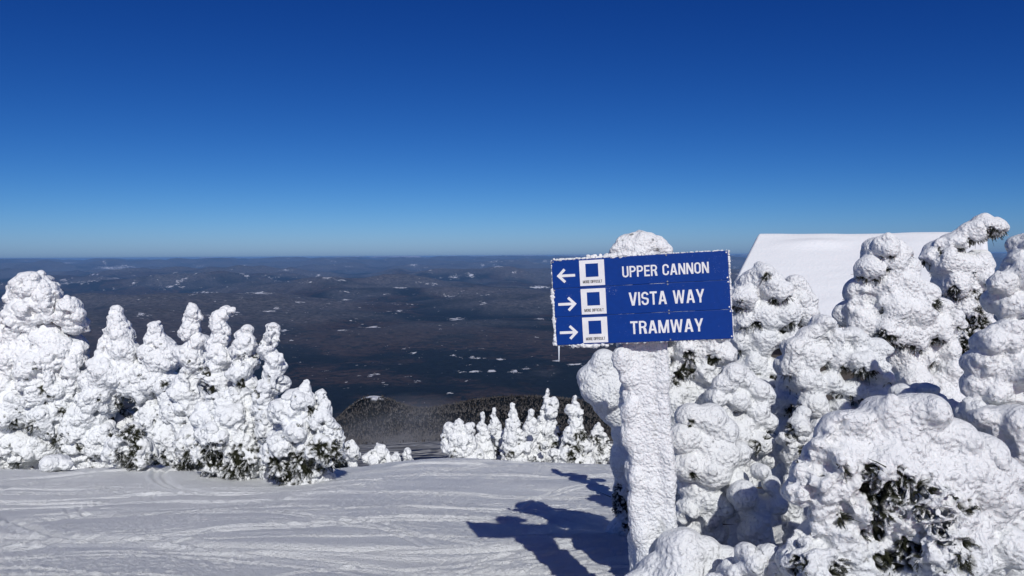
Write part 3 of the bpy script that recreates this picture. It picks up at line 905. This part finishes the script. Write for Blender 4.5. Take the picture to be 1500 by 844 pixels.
# ------------------------------------------------------------------ building with the snowed-over roof
def build_house():
    A0 = at(1113, 353, 22.0)
    u = np.array([.87, -.49, 0]); u /= np.linalg.norm(u)
    v = np.array([-u[1] * -1, 0, 0]); v = np.array([u[1], -u[0], 0])       # horizontal, down the near slope
    up = np.array([0, 0, 1.0])
    L = 5.4; run = 4.6; drop = 2.1
    wall = plain('plank_wall', (.085, .075, .07), .85, .2, .006, 14)
    boardm = plain('roof_board', (.10, .09, .085), .8, .3, .004, 30)
    gz = float(ground_h(np.array([9.0]), np.array([20.0]))[0]) - .6
    base = A0 + u * L / 2; base[2] = gz
    root = thing('building', 'building with a smooth snow-covered gable roof behind the trees on the right', 'building', base)
    def P(a, b, z): return A0 + u * a + v * b + up * z - base
    # walls
    ze = -drop - .25; i = .45
    bt = gz - A0[2]
    V = [P(.3, -run + i, bt), P(L - .3, -run + i, bt), P(L - .3, run - i, bt), P(.3, run - i, bt),
         P(.3, -run + i, ze), P(L - .3, -run + i, ze), P(L - .3, run - i, ze), P(.3, run - i, ze), P(.3, 0, -.3), P(L - .3, 0, -.3)]
    Fc = [(0, 1, 5, 4), (2, 3, 7, 6), (1, 2, 6, 9, 5), (3, 0, 4, 8, 7), (3, 2, 1, 0)]
    mesh_obj('wall', V, Fc, wall, root, smooth=False)
    # roof boards
    t = .12
    V = []
    for a in (0, L):
        for (b, z) in ((-run, -drop), (0, 0), (run, -drop), (run, -drop - t), (0, -t), (-run, -drop - t)): V.append(P(a, b, z - .05))
    Fc = [(0, 1, 7, 6), (1, 2, 8, 7), (2, 3, 9, 8), (3, 4, 10, 9), (4, 5, 11, 10), (5, 0, 6, 11), (0, 5, 4, 1), (1, 4, 3, 2), (6, 7, 10, 11), (7, 8, 9, 10)]
    rf = mesh_obj('roof', V, Fc, boardm, root, smooth=False)
    # snow blanket on the roof: closed sheet with ripples
    na, nb = 200, 150
    a = np.linspace(-.10, L + .10, na); b = np.linspace(-run - .12, run + .12, nb)
    AA, BB = np.meshgrid(a, b, indexing='ij'); AA = AA.ravel(); BB = BB.ravel()
    rid = .12
    zs = -drop / run * (np.sqrt(BB * BB + rid * rid) - rid)
    edge = np.minimum(np.minimum(AA + .10, L + .10 - AA) / .10, (run + .12 - np.abs(BB)) / .16)
    th = .16 * np.sqrt(np.clip(edge, 0, 1))
    rip = .012 * fbm2(AA * .7 + BB * .25, BB * 2.4, 1.0, 3, 301) + .05 * fbm2(AA, BB, 3.0, 2, 311)
    dr = .10 * np.exp(-((AA - 1.6 - .2 * (BB - .8)) / .8) ** 2 - ((BB - .75) / .25) ** 2)      # small drift below the ridge
    zt = zs + th * (1 + 1.2 * rip) + rip * .7 * np.clip(edge, 0, 1) + dr
    top = np.array(A0 - base)[None] + AA[:, None] * u + BB[:, None] * v + zt[:, None] * up
    bot = np.array(A0 - base)[None] + AA[:, None] * u + BB[:, None] * v + (zs - .03)[:, None] * up
    idx = np.arange(na * nb).reshape(na, nb)
    q = np.stack([idx[:-1, :-1], idx[1:, :-1], idx[1:, 1:], idx[:-1, 1:]], -1).reshape(-1, 4)
    nq = [q, q[:, ::-1] + na * nb]
    for e in (idx[0], idx[-1][::-1], idx[:, 0][::-1], idx[:, -1]):
        nq.append(np.stack([e[:-1], e[1:], e[1:] + na * nb, e[:-1] + na * nb], -1))
    mesh_obj('roof_snow', np.concatenate([top, bot]), np.concatenate(nq), M_ROOF, rf, attrs={'bare': np.zeros(2 * na * nb)})

M_ROOF = snow_mat('roof_snow', 14, .015, 14, .004)

# ------------------------------------------------------------------ trees left of the run
GL = 'rime-covered trees left of the run'
def left_trees():
    Yl = hit(60, 681)
    def T(name, label, base, lobes, **kw):
        snow_tree(name, label, 'tree', GL, hit(*base), lobes, far=True, **{'speck': .42, **kw})
    T('snowy_spruce', 'tallest and broadest rime-covered spruce at the left edge, with a thick blunt snow crown', (60, 682),
      [(45, 418, 24), (60, 420, 20), (32, 442, 23), (68, 450, 24), (45, 468, 30), (18, 472, 22), (8, 492, 24), (40, 502, 33), (72, 492, 27), (82, 522, 29), (52, 538, 30), (18, 546, 34), (-2, 522, 30), (-25, 500, 40),
       (-35, 560, 50), (58, 572, 32), (88, 562, 25), (28, 592, 36), (-2, 602, 36), (68, 612, 30), (28, 642, 38), (62, 652, 28), (-2, 657, 36), (-45, 645, 45)], seed=1, zones=[(60, 568, 7), (18, 618, 9), (40, 622, 8)])
    T('snowy_spruce', 'narrow rime-covered spruce pressed against the right side of the broadest left tree', (110, 682),
      [(100, 448, 15), (112, 460, 11), (108, 478, 13), (92, 465, 15), (112, 512, 15), (106, 542, 17), (105, 572, 18), (95, 602, 21), (105, 642, 23), (112, 664, 17)], seed=2, zones=[(88, 600, 8), (80, 640, 8)])
    T('snowy_spruce', 'rime-covered spruce with one slim rounded spire and a dark hollow low on its front', (160, 684),
      [(172, 455, 8), (172, 469, 12), (167, 486, 15), (184, 494, 12), (165, 506, 21), (188, 521, 17), (154, 536, 23), (184, 546, 24), (205, 546, 17), (149, 562, 25), (129, 556, 16), (207, 571, 18), (217, 591, 17),
       (175, 562, 20), (120, 612, 25), (142, 604, 22), (150, 642, 25), (110, 646, 24), (130, 664, 22), (218, 622, 20), (226, 652, 22), (185, 625, 26, .9), (190, 660, 24, .7)], seed=3, zones=[(184, 592, 16), (215, 672, 12)])
    T('snowy_bush', 'small bush with dark needles showing, in front of the hollow spruce on the left', (190, 692),
      [(195, 634, 17), (178, 648, 17), (204, 655, 18), (180, 668, 16), (165, 662, 12), (205, 674, 13)], seed=4, zones=[(198, 640, 26), (180, 668, 18)], trunk=False)
    T('snowy_spruce', 'rime-covered spruce with a lopsided lumpy top, just right of the slim-spired one', (245, 688),
      [(228, 481, 10), (225, 497, 15), (241, 508, 14), (215, 516, 15), (230, 531, 20), (254, 526, 14), (226, 556, 22), (246, 567, 20), (250, 602, 24), (236, 632, 25), (250, 660, 24)], seed=5, zones=[(240, 560, 7), (248, 672, 16)])
    T('snowy_spruce', 'tall rime-covered spruce with a pointed three-knob top amid the left clump', (275, 692),
      [(282, 451, 7), (283, 464, 11), (281, 482, 13), (269, 488, 8), (291, 500, 12), (275, 520, 16), (261, 515, 9), (290, 536, 18), (270, 562, 20), (285, 587, 20), (262, 602, 21), (280, 642, 25), (270, 670, 23)], seed=6, zones=[(300, 540, 7), (275, 676, 20)])
    T('snowy_spruce', 'slender rime-covered spruce whose thick tip bends to the right', (320, 696),
      [(330, 457, 8), (340, 456, 6), (318, 468, 11), (324, 484, 12), (314, 505, 13), (326, 526, 14), (311, 551, 18), (331, 561, 16), (320, 592, 19), (306, 622, 19), (318, 655, 20)], seed=7, zones=[(305, 545, 8), (310, 570, 7)])
    T('snowy_spruce', 'rime-covered spruce with a double rounded tip, between the bent-tipped spruce and the column', (360, 698),
      [(362, 483, 8), (352, 491, 8), (362, 499, 12), (349, 513, 13), (365, 531, 14), (350, 546, 15), (366, 566, 16), (346, 582, 17), (375, 602, 17), (362, 635, 20)], seed=8, zones=[(374, 520, 6), (352, 560, 6), (335, 600, 6)])
    T('snowy_spruce', 'columnar rime-covered spruce standing rightmost of the tall left trees', (395, 700),
      [(400, 481, 9), (397, 496, 12), (388, 513, 11), (402, 526, 12), (399, 546, 13), (406, 561, 13), (390, 571, 13), (386, 596, 17), (392, 630, 20)], seed=9, zones=[(382, 530, 7), (378, 575, 8)])
    T('snowy_bush', 'drooping snow-laden boughs sloping down at the foot of the left spruces, dark needles below', (330, 700),
      [(318, 588, 18), (336, 610, 21), (352, 634, 22), (300, 612, 22), (318, 640, 25), (345, 664, 22), (300, 665, 20), (368, 668, 18), (310, 680, 14), (345, 684, 14)], seed=10,
      zones=[(305, 668, 24), (350, 676, 24), (325, 690, 16), (375, 660, 14)], trunk=False)
    T('snowy_bush', 'wide low bush ending the left clump on the right, its lower branches bare and dark', (440, 703),
      [(450, 560, 5), (447, 571, 8), (470, 577, 8), (430, 586, 18), (450, 591, 18), (476, 593, 8), (410, 602, 20), (440, 616, 24), (470, 616, 18), (485, 627, 11), (494, 642, 11), (420, 642, 24), (450, 650, 26), (400, 662, 20), (480, 660, 20),
       (440, 682, 16), (462, 690, 10), (488, 668, 14), (410, 684, 13)], seed=11, zones=[(475, 662, 28), (440, 685, 26), (405, 683, 22), (455, 600, 7), (490, 650, 16)], bumps=11)
    T('snowy_bush', 'knee-high rime bush right of the wide dark-skirted bush', (510, 676), [(513, 652, 9), (516, 663, 9), (509, 667, 10), (520, 668, 7)], seed=12, trunk=False)
    snow_tree('snow_mound', 'small smooth snow mound at the foot of the broadest left tree', 'snow mound', None, hit(80, 687) - .3, [(82, 678, 14), (68, 682, 12), (97, 681, 9)], far=True, seed=13, bumps=2, trunk=False, rough=.4, skirt=False)
    # low trees past the brow
    for i, (lab, lob) in enumerate((('widest of the small rime bushes poking up past the brow of the run', [(556, 658, 9), (545, 666, 8), (562, 668, 10), (536, 671, 6), (550, 676, 10), (570, 676, 7)]),
                                    ('tiny rounded rime bush, middle one of those past the brow', [(580, 667, 6), (580, 676, 8)]),
                                    ('small pointed rime tree, last on the right past the brow', [(597, 660, 5), (596, 667, 7), (598, 677, 8)]))):
        snow_tree('snowy_bush', lab, 'bush', 'small rime bushes past the brow', 24, lob, far=True, seed=20 + i, trunk=False, bumps=8)
    GM = 'row of pointed rime trees behind the brow'
    def cone(cx, top, hw, seed, base=676, lean=None, p=1.0):
        q = np.random.default_rng(seed); lean = q.uniform(-5, 5) if lean is None else lean; out = []; y = top + 2.5; r = 3.0
        while y < base:
            t = (y - top) / (base - top); w = hw * t ** p
            x0 = cx + lean * (1 - t)
            out.append((x0 + q.uniform(-.12, .12) * w, y, max(r, w * .52)))
            for s_ in (-1, 1):
                if w > 4: out.append((x0 + s_ * w * q.uniform(.45, .85), y + q.uniform(-2, 4), max(3.2, w * q.uniform(.26, .42))))
            y += max(3.6, w * .45); r = max(r, w * .5)
        for k in range(7):
            out.append((cx + q.normal(0, .75) * hw, base - abs(q.normal(0, .26)) * (base - top), q.uniform(3.5, 6.5)))
        return out
    mids = [('leaning bushy rime tree at the left end of the row behind the brow', [(658, 626, 8), (673, 620, 7), (686, 627, 8), (665, 632, 10), (652, 640, 7), (672, 645, 13), (688, 650, 11), (660, 658, 11), (700, 667, 9), (678, 668, 13), (692, 672, 10)], []),
            ('slim rime tree second from left in the row behind the brow', cone(707, 603, 20, 1), []),
            ('narrow pointed rime tree with broad shoulders, third from left in the brow\'s row', cone(726, 597, 23, 2, p=.9), [(722, 664, 11)]),
            ('sharp-tipped rime tree in the middle of the row behind the brow', cone(754, 589, 23, 3, p=.9), [(744, 668, 8)]),
            ('blunt rime tree pressed against the tallest one behind the brow', cone(774, 600, 20, 4, p=.8), []),
            ('tallest rime tree of the row behind the brow, with a knob on its right shoulder', cone(799, 568, 26, 5, p=.8) + [(811, 587, 6), (810, 596, 7), (806, 605, 9)], [(815, 655, 12), (820, 668, 10)]),
            ('pointed rime tree with a wide skirt, right of the tallest behind the brow', cone(842, 579, 24, 6, p=.8) + [(835, 601, 7), (850, 604, 6)], [(840, 655, 16), (852, 640, 9)]),
            ('low dark-flecked rime bush closest to the signpost in the row behind the brow', cone(875, 618, 24, 7, p=.7), [(885, 655, 14), (872, 648, 9)])]
    for i, (lab, lob, zn) in enumerate(mids):
        snow_tree('snowy_tree', lab, 'tree', GM, 23.6 + (i % 3) * .7, lob, far=True, seed=30 + i, zones=zn, bumps=8, vox=.034, rough=.85, bmin=.22, bmax=.45, speck=.50 + .04 * max(0, i - 4))

# ------------------------------------------------------------------ trees right of the run
GR = 'rime-covered trees right of the signpost'
def right_trees():
    def T(name, label, cat, Y, lobes, **kw):
        snow_tree(name, label, cat, GR, Y, lobes, **kw)
    T('snowy_sapling', 'slim snow-plastered sapling directly behind the signpost\'s left side, heavy clump on top', 'tree', 9.2,
      [(882, 530, 17), (868, 550, 19), (888, 550, 25), (874, 570, 21), (890, 580, 24), (904, 565, 20), (896, 602, 17), (906, 612, 15), (912, 636, 13), (914, 655, 11), (912, 672, 12), (914, 690, 11), (916, 708, 10), (908, 726, 8), (918, 728, 11), (909, 744, 10), (916, 762, 10), (927, 735, 11), (913, 776, 9)],
      seed=50, zones=[(905, 742, 16), (915, 770, 12), (905, 712, 8)], bumps=4, rough=.8, k=.09)
    T('snowy_spruce', 'rime tree with dark green needles showing under the sign\'s lower right edge', 'tree', 6.9,
      [(903, 402, 9), (925, 405, 14), (945, 415, 18), (925, 430, 18), (965, 435, 22), (990, 450, 24), (935, 455, 22), (965, 470, 24), (1000, 480, 24), (940, 490, 22), (955, 520, 24), (960, 560, 24), (1008, 515, 22), (1040, 508, 22), (1000, 540, 20), (1034, 545, 22), (1058, 520, 18), (1015, 578, 24), (1020, 480, 24), (1050, 480, 20)], seed=51, zones=[(1002, 548, 12), (1008, 522, 9), (1045, 530, 8), (990, 560, 8)])
    T('snowy_spruce', 'twin-domed rime tree beside the right edge of the blue sign', 'tree', 8.4,
      [(1120, 402, 19), (1104, 416, 20), (1090, 436, 19), (1136, 426, 20), (1164, 414, 14), (1170, 436, 22), (1181, 460, 18), (1150, 462, 22), (1120, 462, 25), (1090, 472, 21), (1082, 502, 20), (1120, 502, 25), (1150, 497, 20),
       (1100, 537, 24), (1078, 542, 18), (1132, 542, 20), (1110, 580, 26)], seed=52, zones=[(1122, 408, 6), (1133, 443, 7), (1145, 488, 6), (1110, 478, 5)], under=.05)
    T('snowy_spruce', 'slim rime tree well behind the signpost, mostly hidden by the post', 'tree', 13.5,
      [(912, 496, 4), (914, 505, 7), (911, 520, 9), (918, 535, 10), (914, 555, 13), (920, 580, 14), (912, 600, 14), (918, 625, 15), (916, 655, 16), (920, 685, 15), (938, 560, 10), (934, 540, 8), (944, 600, 12)], seed=67, bumps=8)
    T('snowy_mound', 'broad snow-buried bush of many rounded lobes, between the twin-domed and dome-shaped trees', 'bush', 7.0,
      [(1208, 476, 16), (1184, 496, 19), (1224, 496, 18), (1164, 511, 19), (1250, 496, 20), (1284, 512, 20), (1194, 521, 20), (1230, 526, 20), (1265, 531, 22), (1290, 546, 20), (1159, 536, 19), (1180, 556, 22), (1215, 561, 22), (1250, 571, 22),
       (1286, 581, 22), (1190, 591, 22), (1230, 602, 19), (1265, 611, 22), (1290, 621, 19), (1200, 626, 19)], seed=53, bumps=6, rough=.8, under=.02, zones=[(1150, 575, 8), (1168, 600, 8)])
    T('snowy_mound', 'lumpy snow-buried bush with stacked small domes, second mound right of the signpost', 'bush', 6.5,
      [(1075, 546, 17), (1060, 562, 17), (1090, 557, 18), (1111, 571, 17), (1050, 582, 17), (1080, 587, 18), (1110, 602, 18), (1125, 582, 13), (1060, 607, 17), (1095, 622, 22), (1125, 618, 15), (1115, 650, 19), (1126, 676, 13), (1082, 642, 22)],
      seed=54, bumps=5, rough=.7, zones=[(1105, 655, 9), (1122, 640, 6)], bmin=.3, bmax=.55)
    T('snowy_mound', 'tall smooth snow-buried bush hugging the signpost\'s right side', 'bush', 6.0,
      [(1012, 612, 19), (1040, 616, 21), (1060, 632, 19), (1002, 642, 19), (1030, 652, 29), (1060, 666, 26), (1010, 682, 23), (1045, 692, 27), (1084, 664, 19), (1020, 717, 21), (1012, 745, 17), (1040, 732, 23), (1000, 760, 14), (1078, 704, 19), (1058, 742, 22)],
      seed=55, bumps=3, rough=.6, zones=[(1012, 622, 5), (1014, 700, 5)])
    T('snowy_mound', 'smooth shaded snow-buried stump between the post\'s mound and the needle-flecked front bush', 'bush', 5.75,
      [(1120, 692, 13), (1092, 727, 22), (1106, 746, 25), (1130, 712, 15), (1140, 740, 19), (1112, 782, 24)], seed=56, bumps=2, rough=.5)
    T('snowy_bush', 'small twiggy rime bush between the stacked domes and the needle-flecked front bush', 'bush', 6.3,
      [(1168, 622, 12), (1182, 638, 9), (1164, 652, 12), (1148, 645, 10), (1176, 604, 7), (1155, 665, 12), (1180, 660, 12)], seed=57, bumps=12, zones=[(1155, 640, 12), (1170, 660, 9)], pop=[(1165, 640, 22, 40, 3, 6)], trunk=False, rough=1.2)
    T('snowy_mound', 'shaded snow-loaded bush deep in the gap behind the small twiggy bush', 'bush', 7.9,
      [(1160, 560, 20), (1150, 590, 22), (1175, 600, 22), (1150, 625, 24), (1180, 640, 22), (1140, 650, 20)], seed=66, bumps=5, zones=[(1158, 610, 12)], rough=.9)
    T('snowy_spruce', 'tall dome-shaped rime tree in front of the snowy roof, steep on its left', 'tree', 8.6,
      [(1298, 361, 18), (1285, 373, 17), (1318, 368, 13), (1275, 396, 21), (1305, 386, 22), (1330, 396, 17), (1265, 426, 23), (1295, 421, 25), (1330, 421, 25), (1355, 431, 19), (1261, 455, 21), (1310, 451, 27), (1345, 456, 25), (1375, 451, 19),
       (1300, 481, 27), (1335, 491, 25), (1268, 478, 19), (1371, 481, 23), (1396, 471, 19), (1320, 521, 25), (1350, 521, 25), (1386, 511, 23), (1396, 541, 21), (1376, 561, 23), (1340, 556, 25), (1390, 590, 25)], seed=58, bumps=6, rough=.9, under=.02,
      zones=[(1302, 398, 5), (1290, 460, 6), (1372, 450, 6), (1290, 490, 6)])
    T('snowy_spruce', 'wind-bent rime tree with an overhanging snow crown reaching right against the sky', 'tree', 10.0,
      [(1440, 331, 18), (1459, 334, 14), (1420, 341, 18), (1400, 353, 16), (1381, 362, 15), (1363, 376, 14), (1386, 386, 19), (1410, 391, 22), (1435, 386, 20), (1445, 406, 17), (1400, 412, 22), (1425, 426, 22), (1448, 431, 17), (1430, 456, 19),
       (1400, 442, 20), (1440, 482, 19), (1415, 502, 24)], seed=59, zones=[(1438, 452, 18), (1420, 478, 18), (1450, 345, 7), (1378, 368, 6), (1438, 478, 16), (1395, 430, 6), (1408, 520, 22)], under=.05)
    T('snowy_spruce', 'big rime tree cut off by the photo\'s right edge, its lower branch bulging', 'tree', 5.3,
      [(1502, 357, 16), (1490, 387, 20), (1510, 402, 28), (1466, 412, 18), (1471, 437, 21), (1490, 452, 22), (1510, 472, 32), (1480, 492, 23), (1451, 502, 21), (1441, 532, 21), (1471, 532, 25), (1500, 542, 32), (1431, 562, 20), (1461, 572, 26), (1490, 582, 28),
       (1451, 612, 26), (1428, 602, 17), (1490, 622, 28), (1535, 440, 34), (1548, 480, 34), (1540, 525, 38), (1560, 560, 36), (1535, 590, 36), (1545, 380, 28), (1550, 415, 28), (1525, 630, 32)], seed=60, bumps=5, rough=.8)
    T('snowy_mound', 'group of small smooth snow humps just behind the large front bush', 'snow mound', 6.2,
      [(1320, 577, 19), (1345, 592, 19), (1375, 587, 13), (1390, 592, 7), (1400, 602, 15), (1355, 572, 15), (1310, 602, 15)], seed=61, bumps=3, rough=.5, trunk=False)
    T('snowy_bush', 'largest front bush, dark needles and rime clumps under a thick snow cap', 'bush', 4.5,
      [(1330, 602, 25), (1302, 607, 27), (1360, 607, 27), (1252, 622, 26), (1226, 618, 18), (1215, 637, 22), (1275, 642, 35), (1320, 642, 42), (1370, 642, 36), (1402, 642, 26), (1430, 662, 28), (1452, 668, 20), (1468, 692, 26), (1300, 682, 40), (1350, 692, 45), (1400, 692, 40),
       (1440, 712, 32), (1240, 672, 32), (1202, 662, 22), (1180, 692, 24), (1172, 722, 22), (1210, 712, 32), (1260, 732, 44), (1320, 747, 50), (1380, 752, 50), (1430, 752, 42), (1468, 742, 26), (1220, 762, 38), (1182, 792, 24), (1162, 822, 22), (1250, 802, 50), (1320, 812, 55),
       (1390, 817, 55), (1440, 812, 42), (1480, 802, 28), (1200, 832, 38)], seed=62, bumps=4, rough=.8, vox=.0125, k=.05,
      zones=[(1278, 691, 16), (1312, 720, 25), (1354, 718, 16), (1288, 748, 20), (1283, 780, 18), (1240, 691, 10), (1229, 760, 12), (1269, 716, 12), (1330, 808, 26), (1294, 828, 24), (1168, 828, 14), (1222, 838, 16), (1416, 745, 12), (1420, 828, 20), (1373, 785, 12), (1413, 800, 12), (1345, 750, 10)],
      pop=[(1200, 700, 55, 110, 6, 12), (1200, 800, 60, 90, 6, 13), (1290, 760, 70, 90, 4, 9), (1350, 760, 60, 60, 4, 10), (1390, 720, 40, 30, 4, 8), (1300, 825, 80, 90, 5, 11), (1400, 800, 50, 50, 5, 11)], zdepth=.8, fine=1.2)
    T('snowy_mound', 'rounded snow-covered bush at the right edge beyond the large front bush', 'bush', 5.0,
      [(1441, 612, 18), (1471, 617, 26), (1500, 622, 32), (1490, 652, 32), (1460, 647, 20), (1512, 682, 40)], seed=63, bumps=5, rough=.7, trunk=False)
    T('snowy_mound', 'clumpy snow mound banked around the foot of the signpost', 'snow mound', 5.15,
      [(998, 815, 30), (962, 838, 27), (1028, 822, 24), (1052, 828, 22), (1076, 830, 20), (1100, 836, 18), (1000, 850, 36), (1060, 854, 30), (930, 860, 22), (1008, 796, 16), (985, 800, 14), (1040, 806, 13), (1068, 812, 12)], seed=64, bumps=5, rough=.8, k=.06, trunk=False)
    T('snowy_bush', 'low cluster of rime clumps between the post\'s foot mound and the front bush', 'bush', 4.75,
      [(1110, 838, 22), (1075, 850, 24), (1130, 822, 18), (1095, 812, 12), (1145, 845, 22), (1050, 858, 20)], seed=65, bumps=9, trunk=False, pop=[(1100, 830, 40, 50, 5, 11)], rough=1.1)

# ------------------------------------------------------------------ light, sky, air, camera
SUN_AZ = rad(11.0); SUN_EL = rad(36.0)
def world_and_light():
    w = bpy.data.worlds.new('World'); C.world = w; w.use_nodes = True
    nt = w.node_tree; bg = nt.nodes['Background']
    sky = nt.nodes.new('ShaderNodeTexSky'); sky.sky_type = 'NISHITA'; sky.sun_disc = False
    # the sun stands behind the camera, a little to its right
    to_sun = Vector((math.sin(SUN_AZ) * math.cos(SUN_EL), -math.cos(SUN_AZ) * math.cos(SUN_EL), math.sin(SUN_EL)))
    sky.sun_elevation = SUN_EL; sky.sun_rotation = math.pi - SUN_AZ
    sky.altitude = 0; sky.air_density = .5; sky.dust_density = SKY_DUST; sky.ozone_density = SKY_OZONE
    # deep, clear mountain blue: a contrast curve on each channel of the sky's own colour
    se = nt.nodes.new('ShaderNodeSeparateColor'); co = nt.nodes.new('ShaderNodeCombineColor')
    nt.links.new(sky.outputs[0], se.inputs[0])
    for i, (ref, out, g) in enumerate(((.212, .215, 2.3), (.358, .345, 1.62), (.55, .525, 1.08))):
        m1 = nt.nodes.new('ShaderNodeMath'); m1.operation = 'MULTIPLY'; m1.inputs[1].default_value = SKY_STRENGTH / ref
        m2 = nt.nodes.new('ShaderNodeMath'); m2.operation = 'POWER'; m2.inputs[1].default_value = g
        m3 = nt.nodes.new('ShaderNodeMath'); m3.operation = 'MULTIPLY'; m3.inputs[1].default_value = out / SKY_STRENGTH
        nt.links.new(se.outputs[i], m1.inputs[0]); nt.links.new(m1.outputs[0], m2.inputs[0]); nt.links.new(m2.outputs[0], m3.inputs[0]); nt.links.new(m3.outputs[0], co.inputs[i])
    nt.links.new(co.outputs[0], bg.inputs['Color'])
    bg.inputs['Strength'].default_value = SKY_STRENGTH
    L = bpy.data.lights.new('sun', 'SUN'); L.energy = SUN; L.angle = rad(.53); L.color = (1.0, .98, .935)
    o = bpy.data.objects.new('sun', L); COL.objects.link(o)
    o.rotation_euler = (-to_sun).to_track_quat('-Z', 'Y').to_euler()

def haze():
    m = bpy.data.materials.new('air'); m.use_nodes = True; nt = m.node_tree
    nt.nodes.remove(nt.nodes['Principled BSDF'])
    v = nt.nodes.new('ShaderNodeVolumePrincipled')
    v.inputs['Color'].default_value = HAZE_COL; v.inputs['Density'].default_value = HAZE; v.inputs['Anisotropy'].default_value = 0.0
    nt.links.new(v.outputs[0], nt.nodes['Material Output'].inputs['Volume'])
    x = 96000; V = [(a, b, c) for c in (-1250, 24) for a, b in ((-x, -3000), (x, -3000), (x, 98000), (-x, 98000))]
    o = mesh_obj('haze', V, [(0, 3, 2, 1), (4, 5, 6, 7), (0, 1, 5, 4), (1, 2, 6, 5), (2, 3, 7, 6), (3, 0, 4, 7)], m, smooth=False)
    tag(o, 'thin blue winter haze over the valley', 'haze', kind='stuff')

def blown_snow():
    m = bpy.data.materials.new('drifting_snow'); m.use_nodes = True; nt = m.node_tree
    nt.nodes.remove(nt.nodes['Principled BSDF'])
    v = nt.nodes.new('ShaderNodeVolumePrincipled'); v.inputs['Color'].default_value = (.93, .95, 1, 1)
    tc = N(nt, 'ShaderNodeTexCoord')
    ln = N(nt, 'ShaderNodeVectorMath', operation='LENGTH'); nt.links.new(tc.outputs['Object'], ln.inputs[0])
    mr = N(nt, 'ShaderNodeMapRange', i_From_Min=1.0, i_From_Max=.1, i_To_Min=0.0, i_To_Max=1.0); nt.links.new(ln.outputs['Value'], mr.inputs['Value'])
    no = N(nt, 'ShaderNodeTexNoise', i_Scale=2.2, i_Detail=3.0); nt.links.new(tc.outputs['Object'], no.inputs['Vector'])
    m2 = N(nt, 'ShaderNodeMapRange', i_From_Min=.35, i_From_Max=.7); nt.links.new(no.outputs['Fac'], m2.inputs['Value'])
    mu = N(nt, 'ShaderNodeMath', operation='MULTIPLY'); nt.links.new(mr.outputs[0], mu.inputs[0]); nt.links.new(m2.outputs[0], mu.inputs[1])
    mv = N(nt, 'ShaderNodeMath', operation='MULTIPLY'); nt.links.new(mu.outputs[0], mv.inputs[0]); mv.inputs[1].default_value = MIST
    nt.links.new(mv.outputs[0], v.inputs['Density']); nt.links.new(v.outputs[0], nt.nodes['Material Output'].inputs['Volume'])
    bm = bmesh.new(); bmesh.ops.create_icosphere(bm, subdivisions=3, radius=1.0)
    me = bpy.data.meshes.new('blown_snow'); bm.to_mesh(me); bm.free(); me.materials.append(m)
    o = bpy.data.objects.new('blown_snow', me); COL.objects.link(o)
    o.location = at(580, 641, 240); o.scale = (30, 70, 8)
    tag(o, 'thin veil of wind-blown snow drifting over the hollow below the piste', 'blown snow', kind='stuff')
MIST = .018

def camera():
    cam = bpy.data.cameras.new('camera'); cam.sensor_width = 36; cam.lens = 36 * F / 1500; cam.clip_start = .05; cam.clip_end = 300000
    o = bpy.data.objects.new('camera', cam); COL.objects.link(o)
    o.location = (0, 0, 0); o.matrix_world = Matrix.Rotation(math.pi / 2 - PITCH, 4, 'X') @ Matrix.Rotation(-ROLL, 4, 'Z')
    C.camera = o

SKY_DUST = .5; SKY_OZONE = 10; SKY_STRENGTH = .08
SUN = 3.35; HAZE = 1.9e-5; HAZE_COL = (.25, .53, 1.0, 1)
EXPOSURE = 0.0

camera(); world_and_light()
build_ground(); build_valley(); build_knoll_forest()
build_sign(); build_house()
left_trees(); right_trees()
haze(); blown_snow()

C.view_settings.view_transform = 'Standard'; C.view_settings.look = 'None'; C.view_settings.gamma = 1; C.view_settings.exposure = EXPOSURE
C.view_settings.use_curve_mapping = False
C.cycles.use_denoising = True
try: C.cycles.denoiser = 'OPENIMAGEDENOISE'
except Exception: pass
C.cycles.max_bounces = 6; C.cycles.diffuse_bounces = 2; C.cycles.glossy_bounces = 2; C.cycles.transmission_bounces = 2; C.cycles.volume_bounces = 0
C.cycles.caustics_reflective = False; C.cycles.caustics_refractive = False
